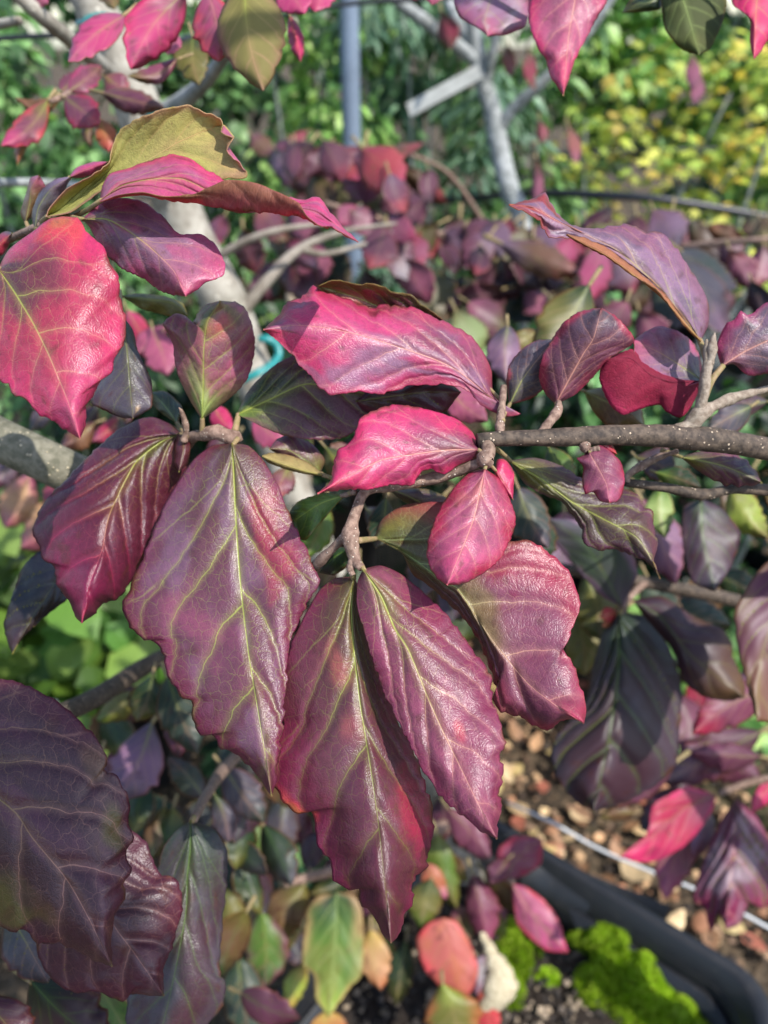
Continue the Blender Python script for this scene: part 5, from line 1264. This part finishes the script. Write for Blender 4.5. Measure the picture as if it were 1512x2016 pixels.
for (b_, t_, w_, d_, c_) in [
        ((640, 285), (668, 348), .75, 1.05, ('purple', 'mauve', 'crimson')), ((690, 320), (705, 350), .9, 1.08, ('red', 'red', 'hot')), ((720, 300), (785, 362), .8, 1.05, ('crimson', 'red', 'hot')),
        ((740, 310), (822, 285), .3, 1.1, ('crimson', 'brown', 'red')), ((790, 335), (868, 392), .35, 1.1, ('brown', 'bronze', 'red')), ((770, 350), (795, 410), .7, 1.0, ('lilac', 'mauve', 'red')),
        ((575, 290), (585, 340), .7, 1.2, ('purple', 'mauve', 'rose')), ((545, 300), (566, 355), .6, 1.2, ('slate', 'lilac', 'mauve')), ((600, 260), (570, 280), .6, 1.25, ('crimson', 'crimson', 'red')),
        ((620, 350), (640, 420), .7, 1.15, ('olive', 'bronze', 'dgreen')), ((660, 350), (690, 410), .7, 1.18, ('bronze', 'olive', 'brown')), ((720, 350), (760, 420), .8, 1.2, ('bronze', 'olive', 'dgreen')),
        ((700, 410), (670, 440), .9, 1.02, ('pink', 'rose', 'pink')), ((700, 420), (745, 455), .7, 1.0, ('mauve', 'rose', 'mauve')), ((760, 430), (812, 465), .7, 1.0, ('lilac', 'rose', 'hot')),
        ((755, 450), (730, 520), .75, .98, ('mauve', 'purple', 'red')), ((770, 455), (800, 540), .7, .98, ('purple', 'mauve', 'silver')), ((805, 470), (825, 525), .8, 1.05, ('crimson', 'rose', 'red')),
        ((830, 460), (850, 500), .9, 1.1, ('red', 'crimson', 'red')), ((800, 520), (840, 590), .6, 1.0, ('mauve', 'rose', 'crimson')), ((570, 480), (620, 525), .5, 1.0, ('pink', 'mauve', 'lilac')),
        ((870, 490), (900, 520), .8, 1.15, ('mauve', 'purple', 'dpurple')), ((960, 470), (920, 520), .8, 1.05, ('lilac', 'mauve', 'rose')), ((975, 440), (985, 500), .75, 1.1, ('purple', 'lilac', 'slate')),
        ((945, 490), (935, 535), .9, 1.0, ('slate', 'purple', 'red')), ((910, 450), (880, 490), .7, 1.15, ('mauve', 'lilac', 'mauve')), ((1000, 485), (1130, 535), .36, 1.0, ('lilac', 'brown', 'coral')),
        ((1040, 460), (1110, 500), .6, 1.15, ('mauve', 'lilac', 'pink')), ((990, 500), (1000, 560), .8, 1.2, ('olive', 'bronze', 'dgreen')), ((1020, 530), (1060, 565), .8, 1.1, ('purple', 'slate', 'dpurple')),
        ((1120, 470), (1100, 520), .8, 1.05, ('hot', 'pink', 'crimson')), ((1180, 490), (1165, 580), .5, .95, ('rose', 'pink', 'hot')), ((1150, 460), (1130, 500), .8, 1.1, ('hot', 'crimson', 'rose')),
        ((1210, 500), (1240, 570), .8, 1.05, ('mauve', 'lilac', 'crimson')), ((1250, 520), (1220, 560), .7, 1.15, ('purple', 'mauve', 'rose')), ((1290, 420), (1330, 480), .9, 1.1, ('mauve', 'lilac', 'slate')),
        ((1350, 500), (1440, 560), .5, .9, ('slate', 'teal', 'slate')), ((1340, 520), (1420, 640), .4, .85, ('slate', 'slate', 'lilac')), ((1440, 500), (1470, 560), .7, .95, ('coral', 'rose', 'mauve')),
        ((1400, 450), (1460, 470), .5, 1.1, ('orange', 'brown', 'orange')), ((1500, 490), (1480, 560), .6, 1.0, ('mauve', 'rose', 'coral')), ((1480, 560), (1500, 620), .6, .9, ('slate', 'dpurple', 'slate')),
        ((1420, 560), (1390, 600), .8, 1.0, ('lilac', 'purple', 'mauve')), ((1500, 440), (1520, 500), .9, 1.1, ('bronze', 'olive', 'brown')), ((1230, 600), (1200, 660), .8, .8, ('rose', 'mauve', 'rose')),
        ((1260, 620), (1290, 680), .7, .85, ('mauve', 'rose', 'mauve')), ((1090, 590), (1140, 640), .7, .8, ('olive', 'dgreen', 'bronze')), ((900, 620), (930, 700), .6, .9, ('olive', 'paleg', 'ygreen')),
        ((930, 600), (990, 640), .6, .95, ('rose', 'mauve', 'olive')), ((880, 560), (960, 600), .6, 1.2, ('bronze', 'dgreen', 'olive')), ((840, 540), (880, 620), .7, 1.1, ('dgreen', 'olive', 'bronze')),
        ((1060, 560), (1000, 620), .7, 1.2, ('bronze', 'dgreen', 'teal')), ((1120, 560), (1150, 640), .8, 1.1, ('dgreen', 'bronze', 'dgreen')), ((640, 500), (680, 560), .8, 1.2, ('olive', 'dgreen', 'bronze')),
        ((440, 430), (420, 480), .6, 1.0, ('crimson', 'rose', 'hot')), ((480, 460), (500, 530), .7, 1.05, ('brown', 'mauve', 'red')), ((520, 410), (560, 470), .6, 1.1, ('coral', 'mauve', 'brown')),
        ((500, 270), (540, 300), .6, 1.3, ('mauve', 'brown', 'mauve')), ((1300, 560), (1330, 640), .6, 1.0, ('dgreen', 'teal', 'slate')), ((1270, 560), (1230, 610), .7, 1.1, ('dgreen', 'bronze', 'dgreen'))]:
    Bl(brB5 if b_[0] < 1000 else brB6, b_, t_, w_, d_, c_)
for (x, y, l, w_) in [(1000, 95, 50, .45), (1045, 110, 60, .35), (1362, 115, 55, .4), (1375, 150, 50, .4), (1120, 255, 60, .3), (1052, 320, 90, .2), (1060, 240, 40, .4), (870, 30, 60, .5)]:
    Bl(brB2, (x, y), (x + rng.uniform(-8, 14), y + l), w_, 1.55, rng.choice([('brown', 'coral', 'rose'), ('brown', 'rose', 'mauve'), ('bronze', 'crimson', 'brown')]))

MR = [('wine', 'mauve', 'purple'), ('purple', 'mauve', 'dpurple'), ('crimson', 'wine', 'mauve'), ('dpurple', 'wine', 'purple'), ('bronze', 'olive', 'dgreen'), ('mauve', 'rose', 'wine'), ('dgreen', 'bronze', 'dpurple')]
for i in range(80):
    x = rng.uniform(540, 1540); y = rng.uniform(390, 600) if x > 860 else rng.uniform(280, 560)
    l = rng.uniform(50, 95); a = rng.gauss(0, .7)
    Bl(brB5 if x < 1000 else brB6, (x, y), (x + l * math.sin(a), y + l * math.cos(a)), rng.uniform(.5, .75), rng.uniform(1.08, 1.4), rng.choice(MR))
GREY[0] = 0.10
# ------------------------------------------------------------------ unseen overhead branch and leaves, added to shade the lower left
over = tube('branch', [(tx - .03, ty - .12, 1.85), (tx - .12, ty - .2, 1.95), (.10, .12, 1.92), (-.06, .10, 1.84), (-.14, .09, 1.80)], [.010, .008, .006, .004, .002], M_BARK_DARK, treeC, 8, 40, .1, 4)  # out of view, put in to carry the shading leaves
V, F = leaf_card(9, .62, .12, .22, .10, 3)
shade_leaf_me = mesh_np('leaf', V, F)
for nm in ('Col', 'Und'): col_attr(shade_leaf_me, nm, np.tile(C('mauve'), (len(V), 1)))
col_attr(shade_leaf_me, 'Vein', np.tile(np.append(C('vp'), .5), (len(V), 1)))
vec_attr(shade_leaf_me, 'leafuv', np.stack([V[:, 1], V[:, 0] / .31, V[:, 0] * 0], 1)); vec_attr(shade_leaf_me, 'metric', V * 10)
shade_leaf_me.materials.append(M_TOP)
tl = P(np.array([-40., 40, 110, 170, -60, 30, 110, 60, -30, 120, 200, 20, 150, 90, 250, 330]), np.array([1430., 1420, 1480, 1560, 1560, 1560, 1640, 1720, 1760, 1800, 1880, 1880, 1720, 1960, 1960, 1960]), .25)
for q in tl:
    k = (1.84 - q[2]) / SUN.z
    p = q + np.array(SUN) * k
    th = rng.uniform(0, 6.28)
    p = p + np.array([.036 * math.sin(th), -.036 * math.cos(th), rng.uniform(-.02, .03)])
    o = bpy.data.objects.new('leaf', shade_leaf_me); CO.objects.link(o)  # unseen leaf, placed only to block the sun
    o.location = p; o.scale = (.072,) * 3
    o.rotation_euler = (rng.uniform(-.4, .2), rng.uniform(-.3, .3), th)
    setpar(o, over)

# ------------------------------------------------------------------ teal tape on the trunk, pole, hoses
m_tape = simple_material('teal_tape', (.02, .22, .21), .4, .5, 0, .3, 50, .2, .001)


def tape(px, label):
    px = np.asarray(px, float)
    pts = P(px[:, 0], px[:, 1], px[:, 2])
    n = 30
    t = np.linspace(0, 1, n); s = np.linspace(0, 1, len(pts))
    c = np.stack([np.interp(t, s, pts[:, k]) for k in range(3)], 1)
    for _ in range(3): c[1:-1] = (c[:-2] + c[1:-1] * 2 + c[2:]) / 4
    T = np.gradient(c, axis=0); T /= np.linalg.norm(T, axis=1)[:, None]
    w = UPV * .35 + FWD * -.2 + RGT * .1
    V = []
    for i in range(n):
        s_ = np.cross(T[i], FWD); s_ /= np.linalg.norm(s_) + 1e-9
        for a, bq in ((-1, 0), (1, 0), (1, 1), (-1, 1)): V.append(c[i] + s_ * a * .0038 + FWD * bq * .0008)
    F = [(i * 4 + j, i * 4 + (j + 1) % 4, (i + 1) * 4 + (j + 1) % 4, (i + 1) * 4 + j) for i in range(n - 1) for j in range(4)] + [(3, 2, 1, 0), ((n - 1) * 4, (n - 1) * 4 + 1, (n - 1) * 4 + 2, (n - 1) * 4 + 3)]
    return tag(link_mesh('tree_tie', mesh_np('tree_tie', np.array(V), F), None, True, m_tape), label, 'tree tie', 'teal tree ties')


tape([(455, 755, .80), (480, 748, .782), (505, 735, .778), (530, 722, .785), (552, 700, .80), (545, 675, .80), (525, 665, .795), (508, 668, .80)], 'loose teal plastic tie looped round the pale trunk behind the bronze leaf')
tape([(150, 42, .67), (172, 36, .652), (200, 32, .645), (225, 34, .65), (240, 40, .67)], 'teal plastic tie round the pale trunk near the top pink leaves')
tape([(230, 270, .70), (250, 262, .678), (270, 258, .672), (295, 250, .68), (300, 225, .69), (290, 205, .70)], 'teal plastic tie round the pale trunk behind the mauve leaf cluster')
m_pole = simple_material('galvanised_steel', (.20, .25, .32), .5, .5, .25, .35, 14, .2, .003)
pg = on_plane(704, 700, 0.0)
pd = 2.1
p0 = P(690, 150, pd)
pole = tube('steel_pole', [(p0[0], p0[1], -.03), (p0[0], p0[1], 1.0), (p0[0], p0[1], 2.6)], [.026] * 3, m_pole, None, 18, 12)
tag(pole, 'upright blue-grey galvanised steel pole behind the branches', 'pole')
cl0 = P(690, 200, pd)
for z in (1.62, 1.05):
    V, F = tube_geo([(p0[0], p0[1], z - .015), (p0[0], p0[1], z + .015)], [.031, .031], 18)
    link_mesh('clamp', mesh_np('clamp', V, F), pole, True, m_pole)
m_hose = simple_material('black_hose', (.014, .015, .018), .4, .5, 0, .3, 60, .1, .001)


def hose(px, r, label):
    px = np.asarray(px, float)
    return tag(tube('irrigation_hose', P(px[:, 0], px[:, 1], px[:, 2]), [r] * len(px), m_hose, None, 10, 40), label, 'hose')


hose([(1900, 520, 2.2), (1600, 446, 2.2), (1512, 428, 2.2), (1400, 408, 2.2), (1280, 390, 2.2), (1180, 384, 2.25), (1080, 380, 2.35), (980, 386, 2.5), (800, 400, 2.7), (500, 420, 2.9)], .012, 'black irrigation hose crossing before the yellow-green maple')
hose([(560, 30, 1.3), (640, 14, 1.3), (700, 6, 1.3), (760, 2, 1.3), (900, -10, 1.3), (1000, -60, 1.3)], .004, 'thin black drip line beside the steel pole near the top pink leaves')
hose([(-80, 84, .95), (0, 76, .95), (60, 72, .95), (120, 70, .95), (200, 75, .95), (300, 90, .95), (420, 60, 1.1), (560, 30, 1.3)], .0035, 'thin black drip line passing behind the pale trunk')
hose([(900, 305, 3.0), (1100, 300, 3.0), (1300, 296, 3.0), (1560, 290, 3.0), (1800, 300, 3.0)], .006, 'taut black drip line strung through the yellow-green maple')

# pale bamboo stake against the dark pots
m_stake = simple_material('bamboo', (.42, .33, .24), .6, .3, 0, .3, 30, .2, .002)
q0 = P(577, 545, 1.6)
stake = tag(tube('bamboo_stake', [(q0[0], q0[1], -.02), (q0[0], q0[1], .4), (q0[0] - .004, q0[1], .8), (q0[0] - .004, q0[1] - .01, .98)], [.013, .013, .012, .012], m_stake, None, 10, 20, .06), 'pale bamboo stake standing in front of the dark pots', 'stake')

# ------------------------------------------------------------------ nursery shrubs behind
def maple_card(seed=0):
    """five-lobed leaf lying along +Y, length about 1"""
    pts = []
    for k, (a, l) in enumerate(((-2.0, .55), (-1.0, .8), (0, 1.0), (1.0, .8), (2.0, .55))):
        for da, rl in ((-.30, .45), (-.14, .8), (0, 1), (.14, .8)):
            an = a * .62 + da; r = l * rl
            pts.append((math.sin(an) * r, math.cos(an) * r * .95, -.18 * r * r))
    pts.append((0, -.12, 0))
    V = [(0, 0, 0)] + pts
    F = [(0, i + 1, i + 2) for i in range(0, len(pts) - 1)] + [(0, len(pts), 1)]
    F = [f for f in F]
    return np.array(V), F


def shrub_mesh(name, n, centre_fn, card, size, cols, droop=.5):
    Vc, Fc = card
    nv_ = len(Vc)
    V = np.empty((n * nv_, 3)); K = np.empty((n * nv_, 3)); F = []
    for i in range(n):
        p, outd = centre_fn()
        s = rng.uniform(*size)
        d = np.array([outd[0] + rng.uniform(-.6, .6), outd[1] + rng.uniform(-.6, .6), -droop + rng.uniform(-.5, .5)]); d /= np.linalg.norm(d)
        up = np.array([rng.uniform(-.5, .5), rng.uniform(-.6, .2), 1.0])
        x = np.cross(d, up); x /= np.linalg.norm(x) + 1e-9
        z = np.cross(x, d)
        V[i * nv_:(i + 1) * nv_] = p + (Vc[:, 0:1] * x + Vc[:, 1:2] * d + Vc[:, 2:3] * z) * s
        c = cols[rng.randrange(len(cols))] * rng.uniform(.7, 1.2)
        K[i * nv_:(i + 1) * nv_] = c
        o_ = i * nv_
        F += [tuple(o_ + k for k in f) for f in Fc]
    me = mesh_np(name, V, F)
    col_attr(me, 'Col', np.clip(K, 0, 1))
    return me


def round_pot(parent, x, y, r, h):
    prof = [(r * .78, 0), (r * .82, .02), (r * .95, h - .05), (r * 1.0, h - .048), (r * 1.03, h - .04), (r * 1.03, h - .006), (r * 1.0, h), (r * .95, h - .004), (r * .93, h - .05), (r * .9, h - .06), (0.001, h - .055)]
    n = 28
    V = []; F = []
    for (rr, z) in prof:
        for j in range(n): V.append((x + rr * math.cos(2 * math.pi * j / n), y + rr * math.sin(2 * math.pi * j / n), z))
    for i in range(len(prof) - 1):
        for j in range(n):
            F.append((i * n + j, i * n + (j + 1) % n, (i + 1) * n + (j + 1) % n, (i + 1) * n + j))
    return link_mesh('pot', mesh_np('pot', np.array(V), F), parent, True, m_pot)


def shrub(name, px, D, z0, z1, rad, n, card, size, cols, label, cat='shrub', group=None, stems=6, pot=True, droop=.5, nleaf=24, hollow=.35, flowers=None, py=400):
    w = P(px, py, D)
    X, Y = w[0], w[1]
    root = empty(name, (X, Y, 0), label, cat, group)
    if pot: round_pot(root, X, Y, .17, .32)
    zc = (z0 + z1) / 2; hz = (z1 - z0) / 2
    sd = rng.randrange(1000)
    clumps = []
    for _ in range(26):
        a = rng.uniform(0, 6.28); u_ = rng.uniform(-1, 1); r = rng.uniform(.35, 1) * math.sqrt(1 - u_ * u_)
        clumps.append(np.array([X + rad * r * math.cos(a), Y + rad * r * math.sin(a), zc + hz * u_ * .92]))
    for i in range(stems):
        c = clumps[i]
        bx, by = X + rng.uniform(-.05, .05), Y + rng.uniform(-.05, .05)
        tube('stem', [(bx, by, .25 if pot else -.02), ((bx + c[0]) / 2 + rng.uniform(-.03, .03), (by + c[1]) / 2, (z0 + c[2]) / 2 * .8), tuple(c)], [.011, .008, .003], M_BARK_GREY, root, 6, 10)

    def fn():
        c = clumps[rng.randrange(len(clumps))]
        v_ = np.array([rng.gauss(0, 1), rng.gauss(0, 1), rng.gauss(0, 1)]); v_ /= np.linalg.norm(v_)
        p = c + v_ * rad * .36 * rng.uniform(.3, 1.0) * np.array([1, 1, .7])
        return p, v_
    me = shrub_mesh('crown', n, fn, card, size, cols, droop)
    tag(link_mesh('crown', me, root, False, M_FOL), kind='stuff')
    # single leaves on the side that faces the path
    protos = []
    for c in cols[:3]:
        m_ = mesh_np('leaf', card[0], [tuple(f) for f in card[1]])
        col_attr(m_, 'Col', np.tile(np.clip(c * 1.1, 0, 1), (len(card[0]), 1))); m_.materials.append(M_FOL); protos.append(m_)
    for i in range(nleaf):
        p, v_ = fn()
        p = p + np.array([0, -rad * .35, .02])
        o = bpy.data.objects.new('leaf', protos[i % len(protos)]); CO.objects.link(o)
        d = Vector((v_[0] + rng.uniform(-.4, .4), -.5 + rng.uniform(-.4, .4), -droop + rng.uniform(-.4, .4))).normalized()
        x = d.cross(Vector((rng.uniform(-.4, .4), -.2, 1))).normalized(); z = x.cross(d)
        Mx = Matrix(((x.x, d.x, z.x), (x.y, d.y, z.y), (x.z, d.z, z.z))).to_4x4()
        o.matrix_world = Matrix.Translation(Vector(p)) @ Mx @ Matrix.Scale(rng.uniform(*size) * 1.1, 4)
        o.parent = root; o.matrix_parent_inverse = WM[root.name].inverted()
    if flowers:
        fv, ff = [], []
        for i in range(flowers):
            p, v_ = fn(); p = p + np.array([0, -rad * .4, 0])
            V = []; F = []
            for k in range(6):
                a = k * math.pi / 3
                b0 = len(V)
                for (r_, da, z_) in ((0, 0, 0), (.6, -.4, .15), (1, 0, .05), (.6, .4, .15)): V.append(p + .022 * np.array([r_ * math.cos(a + da), -.6 * z_ - .3 * r_, r_ * math.sin(a + da)]))
                F.append((b0, b0 + 1, b0 + 2, b0 + 3))
            link_mesh('flower', mesh_np('flower', np.array(V), F), root, False, m_yellow)
    return root


m_yellow = simple_material('yellow_petals', (.75, .52, .03), .5, .3, 0, .2, 80, .1, .001)
card_o = leaf_card(4, .55, .2, .25); card_n = leaf_card(4, .26, .2, .35); card_r = leaf_card(4, .8, .15, .2); card_m = maple_card()
GR = [(c * 0.72 + 0.28 * c.mean()) * 1.46 for c in [S(92, 140, 62), S(70, 118, 50), S(54, 92, 40), S(120, 162, 80), S(40, 72, 34)]]
LG = [(c * 0.75 + 0.25 * c.mean()) * 1.34 for c in [S(130, 176, 66), S(104, 156, 52), S(150, 190, 84), S(70, 118, 44), S(168, 198, 96)]]
YG = [(c * 0.8200000000000001 + 0.18 * c.mean()) * 1.23 for c in [S(176, 186, 44), S(152, 174, 48), S(198, 194, 58), S(112, 146, 40), S(206, 178, 60)]]
BG = [(c * 0.75 + 0.25 * c.mean()) * 1.51 for c in [S(84, 122, 92), S(64, 100, 72), S(106, 142, 104), S(46, 78, 52)]]
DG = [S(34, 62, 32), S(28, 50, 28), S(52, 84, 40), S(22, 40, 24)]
gB = 'nursery shrubs standing behind the trees'
shrub('green_shrub', 40, 2.2, .45, 1.55, .42, 2200, card_o, (.035, .07), GR, 'round-leaved green shrub with yellow flowers behind the pale trunk', flowers=3, group=gB)
shrub('green_shrub', 330, 2.6, .4, 1.75, .45, 2400, card_r, (.03, .06), GR, 'dense green shrub between the pale trunk and the steel pole', group=gB)
shrub('green_shrub', 590, 2.9, .4, 1.9, .46, 2600, card_o, (.035, .075), LG, 'fresh green shrub just behind the steel pole', group=gB)
shrub('blue_green_shrub', 830, 2.7, .4, 1.75, .42, 2400, card_n, (.05, .10), BG, 'blue-green narrow-leaved shrub behind the sapling trunk', group=gB)
shrub('green_shrub', 1040, 3.2, .4, 1.8, .5, 2400, card_n, (.06, .12), GR, 'tall narrow-leaved green shrub behind the sapling branches', group=gB)
shrub('yellow_green_maple', 1240, 2.9, .62, 1.38, .40, 470, card_m, (.035, .06), YG, 'yellow-green maple with lobed leaves above the black hose', 'maple', droop=.35, nleaf=60)
shrub('yellow_green_maple', 1460, 2.7, .62, 1.42, .40, 520, card_m, (.035, .06), YG, 'brighter yellow maple beside the lobed yellow-green one', 'maple', droop=.35, nleaf=60)
shrub('bright_green_shrub', 1150, 3.9, .9, 2.1, .5, 2200, card_r, (.05, .09), LG, 'bright lime-green shrub rising above the maples', group=gB)
shrub('bright_green_shrub', 1400, 3.8, .9, 2.1, .5, 2200, card_r, (.05, .09), LG, 'second lime-green shrub above the yellow maple', group=gB)
shrub('green_shrub', 1560, 3.3, .4, 1.9, .5, 1800, card_o, (.05, .09), LG, 'green shrub at the far end beside the yellow maple', group=gB)
shrub('low_green_shrub', 60, 1.45, .25, .72, .26, 330, card_r, (.06, .10), [S(104, 134, 50), S(84, 118, 42), S(126, 150, 72)], 'low shrub of broad pale green leaves below the left branch', pot=True, droop=.2, nleaf=40, py=1230)
shrub('low_green_shrub', 215, 1.6, .2, .62, .22, 260, card_r, (.06, .10), [S(94, 128, 54), S(76, 114, 46), S(116, 142, 64)], 'low green shrub beneath the dark magenta leaf', pot=True, droop=.2, nleaf=30, py=1240)
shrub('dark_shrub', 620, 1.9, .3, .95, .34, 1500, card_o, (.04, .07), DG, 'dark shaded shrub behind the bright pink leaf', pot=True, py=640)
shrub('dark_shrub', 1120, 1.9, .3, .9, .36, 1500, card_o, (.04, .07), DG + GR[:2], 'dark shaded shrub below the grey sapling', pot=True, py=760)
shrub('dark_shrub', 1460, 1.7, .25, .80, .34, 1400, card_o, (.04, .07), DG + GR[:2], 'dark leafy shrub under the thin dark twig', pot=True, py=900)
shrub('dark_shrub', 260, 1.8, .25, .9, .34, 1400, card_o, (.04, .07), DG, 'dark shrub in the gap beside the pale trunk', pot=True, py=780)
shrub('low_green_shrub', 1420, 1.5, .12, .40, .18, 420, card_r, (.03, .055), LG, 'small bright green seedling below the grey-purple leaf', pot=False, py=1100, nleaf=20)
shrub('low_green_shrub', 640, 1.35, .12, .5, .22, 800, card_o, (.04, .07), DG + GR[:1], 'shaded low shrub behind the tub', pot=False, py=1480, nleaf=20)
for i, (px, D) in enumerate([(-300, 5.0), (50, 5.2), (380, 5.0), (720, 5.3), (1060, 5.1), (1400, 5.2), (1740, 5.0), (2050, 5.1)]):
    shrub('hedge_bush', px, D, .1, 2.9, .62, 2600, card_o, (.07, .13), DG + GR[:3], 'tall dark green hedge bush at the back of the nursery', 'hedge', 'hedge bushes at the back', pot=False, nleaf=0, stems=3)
# empty black pots under the maples and beside the stake
for (px, py, D, r, h, lab) in [(1430, 470, 2.3, .20, .42, 'black nursery pot below the yellow maple'), (620, 560, 1.75, .16, .5, 'black nursery pot behind the bamboo stake'), (530, 600, 1.85, .15, .45, 'black nursery pot left of the bamboo stake'), (1250, 560, 2.4, .17, .4, 'black nursery pot below the green maple')]:
    w = P(px, py, D)
    root = empty('nursery_pot', (w[0], w[1], 0), lab, 'plant pot', 'black nursery pots')
    round_pot(root, w[0], w[1], r, h)

# ------------------------------------------------------------------ the dead curled leaf at the tub
m_dead, nt = new_mat('dead_leaf_skin'); b = NB(nt)
tc = b.n('ShaderNodeTexCoord').outputs['Object']
nz = b.noise(tc, 260, 4, .7)
b.out(b.princ(b.mix(b.sstep(.3, .7, nz), (.30, .24, .14, 1), (.60, .52, .36, 1)), .85, b.bump(nz, .8, .003), .2).outputs[0])
path = catmull([(948, 1836, .90), (965, 1868, .895), (982, 1905, .89), (985, 1950, .885), (965, 1985, .885), (950, 2010, .89)], 24)
wid = np.interp(np.linspace(0, 1, 24), [0, .2, .4, .6, .8, 1], [6, 12, 24, 36, 30, 8])
V = []; F = []
for i in range(24):
    for j in range(9):
        a = (j / 8 - .5) * 2
        ang = a * 1.7
        V.append(P(path[i, 0] + math.sin(ang) * wid[i] + 2 * math.sin(i * 1.9 + j), path[i, 1] + 3 * math.sin(j * 2 + i), path[i, 2] - math.cos(ang) * wid[i] * .00045 + rng.uniform(-.0012, .0012)))
for i in range(23):
    for j in range(8): F.append((i * 9 + j, i * 9 + j + 1, (i + 1) * 9 + j + 1, (i + 1) * 9 + j))
tag(link_mesh('dead_leaf', mesh_np('dead_leaf', np.array(V), F), None, True, m_dead), 'pale tan curled dead leaf caught beside the coral leaf', 'dead leaf')
